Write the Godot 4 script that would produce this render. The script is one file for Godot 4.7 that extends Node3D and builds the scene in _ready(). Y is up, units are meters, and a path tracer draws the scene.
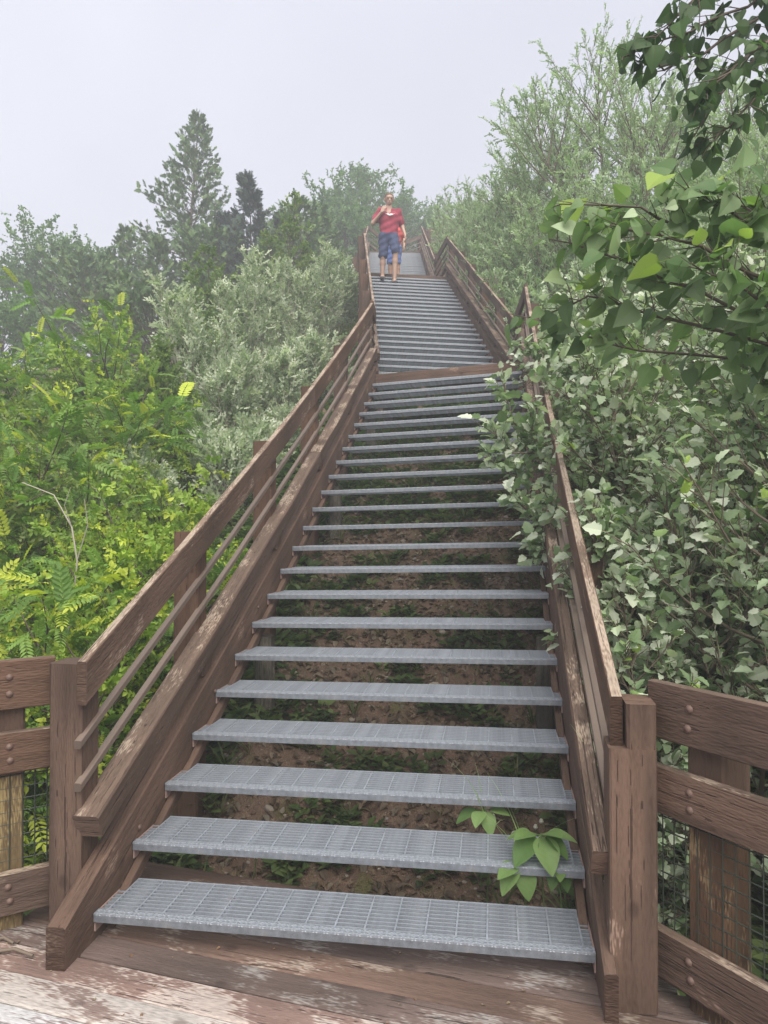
extends Node3D
# A wooden stair with galvanised grating treads climbing a wooded dune under an overcast, hazy sky.

const W := 1.65                      # clear width of the stair
var rng := RandomNumberGenerator.new()
var used := {}
var M := {}

# ---------------------------------------------------------------- naming
func numbered(called: String) -> String:
	if not used.has(called):
		used[called] = 0
		return called
	used[called] += 1
	return "%s_%03d" % [called, used[called]]

func thing(called: String, label: String, category: String, at := Vector3.ZERO, group := "") -> Node3D:
	var o := Node3D.new()
	o.name = numbered(called)
	add_child(o)
	o.position = at
	tag(o, label, category, group)
	return o

func tag(o: Node, label: String, category: String, group := "") -> void:
	o.set_meta("label", label)
	o.set_meta("category", category)
	if group != "":
		o.set_meta("group", group)

func put(called: String, mesh: Mesh, mat: Material, parent: Node, at := Transform3D.IDENTITY) -> MeshInstance3D:
	var o := MeshInstance3D.new()
	o.name = called
	o.mesh = mesh
	if mat:
		o.material_override = mat
	o.transform = at
	parent.add_child(o, true)
	return o

# ---------------------------------------------------------------- mesh collecting
class Soup:
	var v := PackedVector3Array()
	var n := PackedVector3Array()
	var uv := PackedVector2Array()
	var c := PackedColorArray()
	var ix := PackedInt32Array()
	func quad(a: Vector3, b: Vector3, cc: Vector3, d: Vector3, out: Vector3, ua := Vector2.ZERO, ub := Vector2.ZERO, uc := Vector2.ZERO, ud := Vector2.ZERO) -> void:
		var nn := (cc - a).cross(d - b)
		if nn.length_squared() < 1e-16:
			nn = out
		nn = nn.normalized()
		var s := v.size()
		if nn.dot(out) < 0:
			nn = -nn
			v.append_array([a, b, cc, d])
			uv.append_array([ua, ub, uc, ud])
		else:
			v.append_array([a, d, cc, b])
			uv.append_array([ua, ud, uc, ub])
		n.append_array([nn, nn, nn, nn])
		ix.append_array([s, s + 1, s + 2, s, s + 2, s + 3])
	func box(x0: float, y0: float, z0: float, x1: float, y1: float, z1: float) -> void:
		var p := [Vector3(x0, y0, z0), Vector3(x1, y0, z0), Vector3(x1, y1, z0), Vector3(x0, y1, z0), Vector3(x0, y0, z1), Vector3(x1, y0, z1), Vector3(x1, y1, z1), Vector3(x0, y1, z1)]
		for f in [[0, 1, 2, 3, Vector3(0, 0, -1)], [4, 5, 6, 7, Vector3(0, 0, 1)], [0, 1, 5, 4, Vector3(0, -1, 0)], [3, 2, 6, 7, Vector3(0, 1, 0)], [0, 3, 7, 4, Vector3(-1, 0, 0)], [1, 2, 6, 5, Vector3(1, 0, 0)]]:
			var a: Vector3 = p[f[0]]
			var b: Vector3 = p[f[1]]
			var cc: Vector3 = p[f[2]]
			var d: Vector3 = p[f[3]]
			var o: Vector3 = f[4]
			if absf(o.y) > .5:
				quad(a, b, cc, d, o, Vector2(a.x, a.z), Vector2(b.x, b.z), Vector2(cc.x, cc.z), Vector2(d.x, d.z))
			elif absf(o.z) > .5:
				quad(a, b, cc, d, o, Vector2(a.x, a.y), Vector2(b.x, b.y), Vector2(cc.x, cc.y), Vector2(d.x, d.y))
			else:
				quad(a, b, cc, d, o, Vector2(a.z, a.y), Vector2(b.z, b.y), Vector2(cc.z, cc.y), Vector2(d.z, d.y))
	func tube(pts: Array, r0: float, r1: float, sides := 5) -> void:
		var s := v.size()
		var m := pts.size()
		var along := 0.0
		for i in m:
			var p: Vector3 = pts[i]
			var q: Vector3 = pts[mini(i + 1, m - 1)]
			var o: Vector3 = pts[maxi(i - 1, 0)]
			var d := (q - o).normalized()
			var a := d.cross(Vector3(.31, .17, .93)).normalized()
			var b := d.cross(a)
			var r := lerpf(r0, r1, float(i) / (m - 1))
			if i > 0:
				along += p.distance_to(pts[i - 1])
			for k in sides:
				var t := TAU * k / sides
				var e := a * cos(t) + b * sin(t)
				v.append(p + e * r)
				n.append(e)
				uv.append(Vector2(along * 1.5, float(k) / sides))
		for i in m - 1:
			for k in sides:
				var a2 := s + i * sides + k
				var b2 := s + i * sides + (k + 1) % sides
				ix.append_array([a2, b2, a2 + sides, b2, b2 + sides, a2 + sides])
	func done() -> ArrayMesh:
		for i in range(0, ix.size(), 3):      # front faces run clockwise about their normals
			var a := ix[i]
			var b := ix[i + 1]
			var d := ix[i + 2]
			if (v[d] - v[a]).cross(v[b] - v[a]).dot(n[a] + n[b] + n[d]) < 0:
				ix[i + 1] = d
				ix[i + 2] = b
		var arr := []
		arr.resize(Mesh.ARRAY_MAX)
		arr[Mesh.ARRAY_VERTEX] = v
		arr[Mesh.ARRAY_NORMAL] = n
		if uv.size() == v.size():
			arr[Mesh.ARRAY_TEX_UV] = uv
		if c.size() == v.size():
			arr[Mesh.ARRAY_COLOR] = c
		arr[Mesh.ARRAY_INDEX] = ix
		var mesh := ArrayMesh.new()
		mesh.add_surface_from_arrays(Mesh.PRIMITIVE_TRIANGLES, arr)
		return mesh

# A sawn timber that follows pts, with eased edges, slightly uneven faces and plumb or square ends.
func timber(pts: Array, side: Vector3, up: Vector3, w: float, h: float, rough := .0012, ease := .006) -> ArrayMesh:
	return timber_s(pts, side, up, w, h, rough, ease).done()

# the same with its weathered upper edge as a second surface
func capped(pts: Array, side: Vector3, up: Vector3, w: float, h: float, body: Material, cap: Material, rough := .0012, ease := .006) -> ArrayMesh:
	var s := timber_s(pts, side, up, w, h, rough, ease)
	var faces := [Soup.new(), Soup.new()]
	for q in range(0, s.ix.size(), 3):
		var k: int = 1 if (s.n[s.ix[q]] + s.n[s.ix[q + 1]] + s.n[s.ix[q + 2]]).normalized().dot(up) > .78 else 0
		var f: Soup = faces[k]
		for e in 3:
			f.ix.append(f.v.size())
			f.v.append(s.v[s.ix[q + e]])
			f.n.append(s.n[s.ix[q + e]])
			f.uv.append(s.uv[s.ix[q + e]])
	var m: ArrayMesh = faces[0].done()
	var top: ArrayMesh = faces[1].done()
	m.add_surface_from_arrays(Mesh.PRIMITIVE_TRIANGLES, top.surface_get_arrays(0))
	m.surface_set_material(0, body)
	m.surface_set_material(1, cap)
	return m

func timber_s(pts: Array, side: Vector3, up: Vector3, w: float, h: float, rough := .0012, ease := .006) -> Soup:
	var s := Soup.new()
	var c := minf(ease, minf(w, h) * .25)
	var prof := [Vector2(-w / 2 + c, -h / 2), Vector2(w / 2 - c, -h / 2), Vector2(w / 2, -h / 2 + c), Vector2(w / 2, h / 2 - c), Vector2(w / 2 - c, h / 2), Vector2(-w / 2 + c, h / 2), Vector2(-w / 2, h / 2 - c), Vector2(-w / 2, -h / 2 + c)]
	var u0 := rng.randf() * 5.0
	var v0 := rng.randf() * 5.0
	var rings := []
	var us := []
	var along := 0.0
	for i in pts.size():
		var p: Vector3 = pts[i]
		if i > 0:
			along += p.distance_to(pts[i - 1])
		us.append(u0 + along / 1.5)
		var ring := []
		for q: Vector2 in prof:
			ring.append(p + side * (q.x + rng.randf_range(-rough, rough)) + up * (q.y + rng.randf_range(-rough, rough)))
		rings.append(ring)
	var vs := [v0]
	for k in 8:
		var d: Vector2 = prof[(k + 1) % 8] - prof[k]
		vs.append(vs[k] + d.length() / .42)
	for i in pts.size() - 1:
		for k in 8:
			var k2 := (k + 1) % 8
			var e: Vector2 = (prof[k] + prof[k2]) * .5
			if absf(absf(e.x) - w / 2) < 1e-6:
				e = Vector2(signf(e.x), 0)
			elif absf(absf(e.y) - h / 2) < 1e-6:
				e = Vector2(0, signf(e.y))
			var out := side * e.x + up * e.y
			s.quad(rings[i][k], rings[i + 1][k], rings[i + 1][k2], rings[i][k2], out, Vector2(us[i], vs[k]), Vector2(us[i + 1], vs[k]), Vector2(us[i + 1], vs[k + 1]), Vector2(us[i], vs[k + 1]))
	for e in [0, pts.size() - 1]:
		var a: Vector3 = pts[e]
		var b: Vector3 = pts[1] if e == 0 else pts[e - 1]
		var out := (a - b).normalized()
		var st := s.v.size()
		for k in 8:
			s.v.append(rings[e][k])
			s.n.append(out)
			var q: Vector2 = prof[k]
			s.uv.append(Vector2(u0 + q.x * 1.1, v0 + q.y * 2.2))
		var probe: Vector3 = (rings[e][2] - rings[e][0]).cross(rings[e][4] - rings[e][0])
		for k in range(1, 7):
			if probe.dot(out) < 0:
				s.ix.append_array([st, st + k, st + k + 1])
			else:
				s.ix.append_array([st, st + k + 1, st + k])
	return s

func straight(a: Vector3, b: Vector3, n := 2) -> Array:
	var r := []
	for i in n:
		r.append(a.lerp(b, float(i) / (n - 1)))
	return r

# ---------------------------------------------------------------- textures
func noise_bytes(sd: int, w0: int, h0: int, freq: float, w: int, h: int, type := FastNoiseLite.TYPE_SIMPLEX_SMOOTH, octaves := 3) -> PackedByteArray:
	var f := FastNoiseLite.new()
	f.seed = sd
	f.noise_type = type
	f.frequency = freq
	f.fractal_octaves = octaves
	var im := f.get_seamless_image(w0, h0)
	im.convert(Image.FORMAT_L8)
	if w0 != w or h0 != h:
		im.resize(w, h, Image.INTERPOLATE_CUBIC)
	return im.get_data()

# Stained softwood: grain streaks, checks, and places where the stain has flaked off bare grey-tan wood.
func wood(sd: int, stain: Color, deep: Color, bare: Color, wear: float, rough: float) -> StandardMaterial3D:
	var w := 1024
	var h := 256
	var grain := noise_bytes(sd, 40, 256, .045, w, h, FastNoiseLite.TYPE_SIMPLEX_SMOOTH, 4)
	var fibre := noise_bytes(sd + 1, 160, 256, .22, w, h, FastNoiseLite.TYPE_SIMPLEX_SMOOTH, 3)
	var patch := noise_bytes(sd + 2, 160, 96, .022, w, h, FastNoiseLite.TYPE_SIMPLEX_SMOOTH, 4)
	var split := noise_bytes(sd + 3, 9, 256, .05, w, h, FastNoiseLite.TYPE_SIMPLEX_SMOOTH, 2)
	var tone := noise_bytes(sd + 4, 64, 32, .03, w, h, FastNoiseLite.TYPE_SIMPLEX_SMOOTH, 2)
	var speck := noise_bytes(sd + 5, 512, 128, .12, w, h, FastNoiseLite.TYPE_SIMPLEX_SMOOTH, 2)
	var kr := RandomNumberGenerator.new()
	kr.seed = sd
	var knots := []
	for k in 3:
		knots.append(Vector3(kr.randf_range(40, w - 40), kr.randf_range(20, h - 20), kr.randf_range(5, 11)))
	var col := PackedByteArray()
	col.resize(w * h * 3)
	var hei := PackedByteArray()
	hei.resize(w * h)
	for i in w * h:
		var g := grain[i] / 255.0
		var f := fibre[i] / 255.0
		var p := patch[i] / 255.0
		var q := absf(split[i] / 255.0 - .5)
		var t := tone[i] / 255.0
		var sp := speck[i] / 255.0
		var k := clampf((.55 - (g * .55 + f * .45)) * 2.0, 0.0, 1.0)
		var c := stain.lerp(deep, k * .85)
		c = c * (.86 + .28 * t)
		var m := smoothstep(1.0 - wear, 1.16 - wear, p * .50 + f * .30 + g * .12 + sp * .08)
		c = c.lerp(bare * (.70 + .34 * f + .2 * t), m * .85)
		var crack := (1.0 - smoothstep(.003, .012, q)) * smoothstep(.42, .58, t)
		c = c.lerp(deep * .4, crack * .6)
		for kn: Vector3 in knots:
			var kx := (float(i % w) - kn.x) * .62
			var ky := float(i / w) - kn.y
			var kd := kx * kx + ky * ky
			if kd < kn.z * kn.z * 2.2:
				c = c.lerp(deep * .62, (1.0 - smoothstep(.5, 1.45, sqrt(kd) / kn.z)) * .5 * (.5 + .5 * f))
		col[i * 3] = clampi(int(c.r * 255), 0, 255)
		col[i * 3 + 1] = clampi(int(c.g * 255), 0, 255)
		col[i * 3 + 2] = clampi(int(c.b * 255), 0, 255)
		hei[i] = clampi(int(255 * (.35 + .35 * (g * .5 + f * .5) + .12 * (1 - m) - .4 * crack)), 0, 255)
	var m2 := StandardMaterial3D.new()
	var im := Image.create_from_data(w, h, false, Image.FORMAT_RGB8, col)
	m2.albedo_texture = ImageTexture.create_from_image(im)
	var hm := Image.create_from_data(w, h, false, Image.FORMAT_L8, hei)
	hm.convert(Image.FORMAT_RGBA8)
	hm.bump_map_to_normal_map(7.0)
	m2.normal_enabled = true
	m2.normal_texture = ImageTexture.create_from_image(hm)
	m2.normal_scale = .9
	m2.roughness = rough
	m2.metallic_specular = .35
	return m2

func plain(c: Color, rough: float, metal := 0.0) -> StandardMaterial3D:
	var m := StandardMaterial3D.new()
	m.albedo_color = c.linear_to_srgb()
	m.roughness = rough
	m.metallic = metal
	return m

func leafy(through: Color) -> StandardMaterial3D:
	var m := StandardMaterial3D.new()
	m.albedo_color = Color.WHITE
	m.vertex_color_use_as_albedo = true
	m.roughness = .55
	m.metallic_specular = .4
	m.cull_mode = BaseMaterial3D.CULL_DISABLED
	m.backlight_enabled = true
	m.backlight = through
	return m

func galvanised(sd: int, tone := .60, metal := .3) -> StandardMaterial3D:
	var w := 256
	var a := noise_bytes(sd, w, w, .05, w, w, FastNoiseLite.TYPE_CELLULAR, 1)
	var b := noise_bytes(sd + 1, w, w, .012, w, w)
	var d := noise_bytes(sd + 2, w, w, .2, w, w)
	var col := PackedByteArray()
	col.resize(w * w * 3)
	for i in w * w:
		var t := tone + .10 * (a[i] / 255.0 - .5) + .10 * (b[i] / 255.0 - .5) + .09 * (d[i] / 255.0 - .5)
		var mud := smoothstep(.66, .86, b[i] / 255.0 * .7 + d[i] / 255.0 * .3) * .45
		col[i * 3] = clampi(int(255 * lerpf(t * .95, .40, mud)), 0, 255)
		col[i * 3 + 1] = clampi(int(255 * lerpf(t, .355, mud)), 0, 255)
		col[i * 3 + 2] = clampi(int(255 * lerpf(t * 1.072, .31, mud)), 0, 255)
	var m := StandardMaterial3D.new()
	m.albedo_texture = ImageTexture.create_from_image(Image.create_from_data(w, w, false, Image.FORMAT_RGB8, col))
	m.uv1_scale = Vector3(3, 3, 3)
	m.metallic = metal
	m.roughness = .48
	return m

func soil() -> StandardMaterial3D:
	var w := 512
	var a := noise_bytes(91, w, w, .012, w, w, FastNoiseLite.TYPE_SIMPLEX_SMOOTH, 5)
	var b := noise_bytes(92, w, w, .09, w, w, FastNoiseLite.TYPE_CELLULAR, 2)
	var d := noise_bytes(93, w, w, .3, w, w)
	var col := PackedByteArray()
	col.resize(w * w * 3)
	var hei := PackedByteArray()
	hei.resize(w * w)
	for i in w * w:
		var p := a[i] / 255.0
		var q := b[i] / 255.0
		var r := d[i] / 255.0
		var c := Color(.46, .38, .325).lerp(Color(.36, .295, .25), p)
		c = c.lerp(Color(.58, .51, .43), smoothstep(.5, .8, q * .6 + r * .4))
		c = c.lerp(Color(.34, .36, .20), smoothstep(.58, .78, p * .75 + r * .25))
		c = c * (.75 + .5 * r)
		col[i * 3] = clampi(int(c.r * 255), 0, 255)
		col[i * 3 + 1] = clampi(int(c.g * 255), 0, 255)
		col[i * 3 + 2] = clampi(int(c.b * 255), 0, 255)
		hei[i] = clampi(int(255 * (q * .5 + r * .5)), 0, 255)
	var m := StandardMaterial3D.new()
	m.albedo_texture = ImageTexture.create_from_image(Image.create_from_data(w, w, false, Image.FORMAT_RGB8, col))
	var hm := Image.create_from_data(w, w, false, Image.FORMAT_L8, hei)
	hm.convert(Image.FORMAT_RGBA8)
	hm.bump_map_to_normal_map(8.0)
	m.normal_enabled = true
	m.normal_texture = ImageTexture.create_from_image(hm)
	m.uv1_triplanar = true
	m.uv1_world_triplanar = true
	m.uv1_scale = Vector3(.9, .9, .9)
	m.roughness = .95
	return m

func checker_plate() -> StandardMaterial3D:
	var w := 128
	var hei := Image.create_empty(w, w, false, Image.FORMAT_RGBA8)
	for y in w:
		for x in w:
			var cx := x % 32
			var cy := y % 32
			var odd := (x / 32 + y / 32) % 2 == 0
			var a := float(cx - 16)
			var b := float(cy - 16)
			var s := (a + b) * .7071
			var t := (a - b) * .7071
			if odd:
				var o := s
				s = t
				t = o
			var k := clampf(1.5 - sqrt(pow(s / 13.0, 2) + pow(t / 4.5, 2)), 0.0, 1.0)
			hei.set_pixel(x, y, Color(k, k, k))
	hei.bump_map_to_normal_map(5.0)
	var m := galvanised(61)
	m.normal_enabled = true
	m.normal_texture = ImageTexture.create_from_image(hei)
	m.uv1_scale = Vector3(14, 14, 14)
	return m

# ---------------------------------------------------------------- the flights
# A flight gives a point from x (across, from its left edge), s (in treads) and h (above the line of the nosings).
var flights := [
	{},
	{"o": Vector3(-.07, 3.22, -6.752), "turn": deg_to_rad(11.1), "rise": .1496, "run": .2745, "tilt": -.036, "n": 22},
	{"o": Vector3(-1.676, 6.64, -14.39), "turn": deg_to_rad(7.9), "rise": .1404, "run": .277, "tilt": -.012, "n": 25},
	{"o": Vector3(-2.15, 10.3, -23.35), "turn": deg_to_rad(-42), "rise": .145, "run": .277, "tilt": 0.0, "n": 9}]

func at(k: int, x: float, s: float, h := 0.0) -> Vector3:
	if k == 0:
		return Vector3(x, .12177 * s + .00064 * s * s + (.0024532 * s + .00008228 * s * s) * x / W + h, -(s - 1.0) * .27736)
	var f: Dictionary = flights[k]
	var t: float = f.turn
	var o: Vector3 = f.o
	return o + Vector3(cos(t), 0, -sin(t)) * x + Vector3(-sin(t), 0, -cos(t)) * (s * f.run) + Vector3.UP * (s * f.rise + f.tilt * x + h)

func across(k: int) -> Vector3:
	return Vector3.RIGHT if k == 0 else Vector3(cos(flights[k].turn), 0, -sin(flights[k].turn))

func run_of(k: int, x: float, s0: float, s1: float, h: float, n := 5) -> Array:
	var r := []
	for i in n:
		r.append(at(k, x, lerpf(s0, s1, float(i) / (n - 1)), h))
	return r

# boards differ a little in how they took the stain
var batches := {}
func pick(m: StandardMaterial3D) -> StandardMaterial3D:
	if not batches.has(m):
		var set_ := [m]
		for c: Color in [Color(.93, .94, .95), Color(1.0, .965, .93), Color(.965, .985, 1.0)]:
			var k: StandardMaterial3D = m.duplicate()
			k.albedo_color = c
			set_.append(k)
		batches[m] = set_
	return batches[m][rng.randi() % 4]

var tread_meshes := []
func make_tread_meshes() -> void:
	# front edge at z = 0, walking surface at y = 0, from x = 0 to W
	var deep := .262
	var g := Soup.new()
	for i in 10:
		var z := -.044 - i * .0238
		g.box(.006, -.030, z - .0022, W - .006, -.001, z + .0022)
	for i in 17:
		var x := .035 + i * (W - .07) / 16.0
		g.box(x - .0028, -.0075, -deep + .004, x + .0028, -.0003, -.036)
	g.box(.006, -.03, -deep, W - .006, 0, -deep + .005)
	var nose := Soup.new()
	var z0 := 0.0
	nose.box(.002, -.0045, -.034, W - .002, .0015, z0)
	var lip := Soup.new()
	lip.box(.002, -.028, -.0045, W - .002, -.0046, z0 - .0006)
	var plate := Soup.new()
	plate.box(0, -.062, -deep + .01, .0055, -.0025, -.007)
	tread_meshes = [g.done(), nose.done(), plate.done(), lip.done()]

func add_tread(k: int, s: float, parent: Node) -> void:
	var a := at(k, 0, s)
	var b := at(k, W, s)
	var x := (b - a).normalized()
	var z := x.cross(Vector3.UP).normalized()
	var j := rng.randf_range(-.004, .004)
	var t := Transform3D(Basis(x, z.cross(x), z), a + Vector3(0, 0, j))
	var o := put("tread", tread_meshes[0], M.zinc, parent, t)
	put("nosing", tread_meshes[1], M.plate, o)
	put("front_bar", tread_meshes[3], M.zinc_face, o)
	put("end_plate", tread_meshes[2], M.zinc_stained, o)
	put("end_plate", tread_meshes[2], M.zinc_stained, o, Transform3D(Basis.IDENTITY, Vector3(W - .0055, 0, 0)))

# One side's railing: posts, a sawn top rail, two thin bars and a heavy kick rail.
func add_railing(k: int, left: bool, posts: Array, s0: float, s1: float, joints: Array, parent: Node) -> void:
	var r := Node3D.new()
	r.name = "railing"
	parent.add_child(r, true)
	var sg := -1.0 if left else 1.0
	var edge := 0.0 if left else W
	var ax := across(k)
	var size := .122
	var px := edge + sg * (.066 + size / 2)
	for i in posts.size():
		var s: float = posts[i]
		var foot := at(k, px, s, -.95)
		var newel := k == 0 and i == 0
		if newel:
			foot.y = .026
		var top := at(k, px, s, .79 if newel else (.77 if left or k > 0 else .66))
		if k > 0 or not newel:
			top.y += rng.randf_range(-.015, .02)
		if newel and not left:
			# the right newel is notched at its head for the top rail
			var z := foot.z
			var sp := timber_s(straight(Vector3(1.742, DECK, z), Vector3(1.742, .785, z), 4), Vector3.RIGHT, Vector3.BACK, .134, .134, .0015, .006)
			join(sp, timber_s(straight(Vector3(1.767, .784, z), Vector3(1.767, .915, z), 2), Vector3.RIGHT, Vector3.BACK, .084, .132, .0015, .008))
			put("newel_post", sp.done(), M.stain, r)
			continue
		put("newel_post" if newel or i == posts.size() - 1 else "post", timber(straight(foot, top, 4), ax, Vector3(ax.z, 0, -ax.x), size, size, .0015, .008), pick(M.stain) if newel else pick(M.stain_b), r)
	# the top rail in lengths that butt at the joints
	var cuts := [s0]
	cuts.append_array(joints)
	cuts.append(s1)
	for i in cuts.size() - 1:
		var a: float = cuts[i] + (.006 if i > 0 else 0.0)
		var dip := rng.randf_range(-.006, .006)
		var pts := run_of(k, edge + sg * .051, a, cuts[i + 1], .84 - .074 + (0.0 if i == 0 and k == 0 else dip), 5)
		put("top_rail", capped(pts, ax, Vector3.UP, .036, .148, pick(M.stain_rail), M.weathered, .0014, .004), null, r)
	for h in [.56, .415]:
		put("mid_rail", timber(run_of(k, edge + sg * (.062 if left else .048), s0 + (-.02 if k == 0 else .12), s1, h, 5), ax, Vector3.UP, .024, .028, .0008, .002), M.bar, r)
	# the heavy kick rail, square-cut
	cuts = [s0 + .05]
	cuts.append_array(joints)
	cuts.append(s1)
	for i in cuts.size() - 1:
		var sl := (at(k, 0, 3, 0) - at(k, 0, 1, 0)).normalized()
		var up := ax.cross(sl) * 1.0
		if up.y < 0:
			up = -up
		var a: float = cuts[i] + (.01 if i > 0 else 0.0)
		var thin := k == 0 and not left
		put("kick_rail", capped(run_of(k, edge + sg * (.008 if thin else .034), a, cuts[i + 1], (.335 if thin else .272) + rng.randf_range(-.004, .004), 9), ax, up, .062 if thin else .094, .092, pick(M.stain), M.worn, .0026, .007), null, r)
	# short spacer blocks that carry the kick rail over the stringer, behind it
	for i in range(1, posts.size()):
		var s: float = posts[i]
		var c := at(k, edge + sg * .045, s - .1, .175)
		put("spacer_block", timber(straight(c - Vector3(0, .075, 0), c + Vector3(0, .075, 0)), ax, Vector3(ax.z, 0, -ax.x), .038, .11), M.stain_b, r)

func add_stringers(k: int, s0: float, s1: float, parent: Node) -> void:
	var ax := across(k)
	for side in [0, 1]:
		var slim: bool = k == 0 and side == 1
		var x: float = -.034 if side == 0 else W + (.021 if slim else .034)
		put("stringer", timber(run_of(k, x, s0, s1, -.022, 9), ax, Vector3.UP, .038 if slim else .064, .265, .0016, .006), M.stain, parent)
		# the cleat under the treads
		put("cleat", timber(run_of(k, (.018 if side == 0 else W - .018), s0 + .9, s1, -.105, 5), ax, Vector3.UP, .03, .05, .001, .003), M.stain_b, parent)

func level_rails(a: Vector3, b: Vector3, parent: Node, inward: Vector3) -> void:
	var r := Node3D.new()
	r.name = "railing"
	parent.add_child(r, true)
	var d := (b - a).normalized()
	var sd := Vector3(d.z, 0, -d.x).normalized()
	put("top_rail", timber(straight(a + Vector3(0, .80, 0), b + Vector3(0, .80, 0), 3), sd, Vector3.UP, .036, .148), pick(M.stain_rail), r)
	for h in [.58, .44]:
		put("mid_rail", timber(straight(a + Vector3(0, h, 0), b + Vector3(0, h, 0)), sd, Vector3.UP, .024, .028, .0008, .002), M.bar, r)
	put("kick_rail", timber(straight(a + Vector3(0, .26, 0), b + Vector3(0, .26, 0), 3), sd, Vector3.UP, .07, .09), M.worn, r)
	put("post", timber(straight(b - inward * .07 + Vector3(0, -.6, 0), b - inward * .07 + Vector3(0, .88, 0), 3), sd, d, .12, .12), M.stain_b, r)

func build_stairs() -> void:
	make_tread_meshes()
	# lower flight
	var t := thing("staircase", "long flight of grey metal grating steps rising straight from the deck", "staircase")
	for i in range(1, 23):
		add_tread(0, i, t)
	add_stringers(0, .42, 23.0, t)
	add_railing(0, true, [1.35, 5.0, 9.3, 13.6, 18.0, 22.7], 1.05, 23.0, [12.9], t)
	add_railing(0, false, [.85, 5.2, 9.4, 13.7, 18.1, 22.7], .72, 23.0, [13.3], t)
	for s in [7.5, 14.5, 21.0]:
		for x in [.03, W - .03]:
			var top := at(0, x, s, -.16)
			put("support_post", timber(straight(Vector3(top.x, top.y - 1.4, top.z), top, 4), Vector3.RIGHT, Vector3.BACK, .1, .1, .003, .02), M.grey, t)
	# bolts on the near stringer and newels
	for q in [[0.001, 1.05, -.03], [0.001, 2.2, .01], [0.001, 5.0, .0], [0.001, 7.4, .02]]:
		bolt(at(0, q[0], q[1], q[2]), Vector3.RIGHT, .011, t)
	bolt(Vector3(1.755, .66, .0), Vector3.BACK, .013, t)
	# landing
	var l := thing("landing", "small turned landing with a brown header board above the long lower flight", "landing")
	put("header_board", timber([at(0, -.06, 23, -.07), at(0, W + .06, 23, -.07)], Vector3.BACK, Vector3.UP, .05, .15), M.stain, l)
	var a0 := at(0, 0, 23, -.03) + Vector3(0, 0, -.03)
	var a1 := at(0, W, 23, -.03) + Vector3(0, 0, -.03)
	var b0 := at(1, 0, 0, -.03)
	var b1 := at(1, W, 0, -.03)
	for i in 6:
		var f := (i + .5) / 6.0
		var p := a0.lerp(b0, f)
		var q := a1.lerp(b1, f)
		put("deck_board", timber([p - Vector3(.06, 0, 0), q + Vector3(.06, 0, 0)], Vector3.BACK, Vector3.UP, .115, .035), M.worn, l)
	level_rails(at(0, -.055, 23.1) + Vector3(0, .0, 0), at(1, -.055, -.1), l, Vector3.RIGHT)
	level_rails(at(0, W + .055, 23.1), at(1, W + .055, -.1), l, Vector3.LEFT)
	for x in [at(0, .1, 23), at(0, W - .1, 23)]:
		put("support_post", timber(straight(x + Vector3(0, -1.4, -.3), x + Vector3(0, -.06, -.3)), Vector3.RIGHT, Vector3.BACK, .12, .12), M.grey, l)
	# second flight
	t = thing("staircase", "second flight of metal grating steps below the walker, turned from the long flight", "staircase")
	for i in range(1, 23):
		add_tread(1, i, t)
	add_stringers(1, -.1, 23.0, t)
	add_railing(1, true, [.2, 4.6, 9.0, 13.4, 17.8, 22.4], 0.0, 23.0, [11.0], t)
	add_railing(1, false, [.2, 4.6, 9.0, 13.4, 17.8, 22.6], 0.0, 23.0, [12.0], t)
	l = thing("landing", "second landing with a brown edge board at the walker's feet", "landing")
	put("header_board", timber([at(1, -.06, 23, -.06), at(1, W + .06, 23, -.06)], across(1).cross(Vector3.UP), Vector3.UP, .05, .13), M.stain, l)
	for i in 10:
		var f := (i + .5) / 10.0
		var p := at(1, -.06, 23.1, -.03).lerp(at(2, -.06, 0, -.03), f)
		var q := at(1, W + .06, 23.1, -.03).lerp(at(2, W + .06, 0, -.03), f)
		put("deck_board", timber([p, q], across(1).cross(Vector3.UP), Vector3.UP, .125, .035), M.worn, l)
	level_rails(at(1, -.055, 23.1), at(2, -.055, -.1), l, Vector3.RIGHT)
	level_rails(at(1, W + .055, 23.1), at(2, W + .055, -.1), l, Vector3.LEFT)
	# third flight
	t = thing("staircase", "third flight of metal grating steps behind the walker", "staircase")
	for i in range(1, 26):
		add_tread(2, i, t)
	add_stringers(2, -.1, 26.0, t)
	add_railing(2, true, [.2, 5.2, 10.4, 15.6, 20.8, 25.6], 0.0, 26.0, [13.0], t)
	add_railing(2, false, [.2, 5.2, 10.4, 15.6, 20.8, 25.6], 0.0, 26.0, [13.0], t)
	l = thing("landing", "small top landing at the head of the third flight", "landing")
	put("header_board", timber([at(2, -.06, 26, -.06), at(2, W + .06, 26, -.06)], across(2).cross(Vector3.UP), Vector3.UP, .05, .13), M.stain, l)
	for i in 9:
		var f := (i + .5) / 9.0
		var p := at(2, -.06, 26.1, -.03)
		var q := at(2, W + .06, 26.1, -.03)
		var back := Vector3(-sin(flights[2].turn), 0, -cos(flights[2].turn)) * f * 1.2
		put("deck_board", timber([p + back, q + back], across(2).cross(Vector3.UP), Vector3.UP, .125, .035), M.worn, l)
	level_rails(at(2, -.055, 26.1), at(3, -.055, -.1), l, Vector3.RIGHT)
	t = thing("staircase", "topmost short flight turning off behind the shrubs, only its rails showing", "staircase")
	for i in range(1, 10):
		add_tread(3, i, t)
	add_stringers(3, -.1, 9.6, t)
	add_railing(3, true, [.2, 5.0, 9.4], 0.0, 9.6, [], t)
	add_railing(3, false, [.2, 5.0, 9.4], 0.0, 9.6, [], t)

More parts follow.
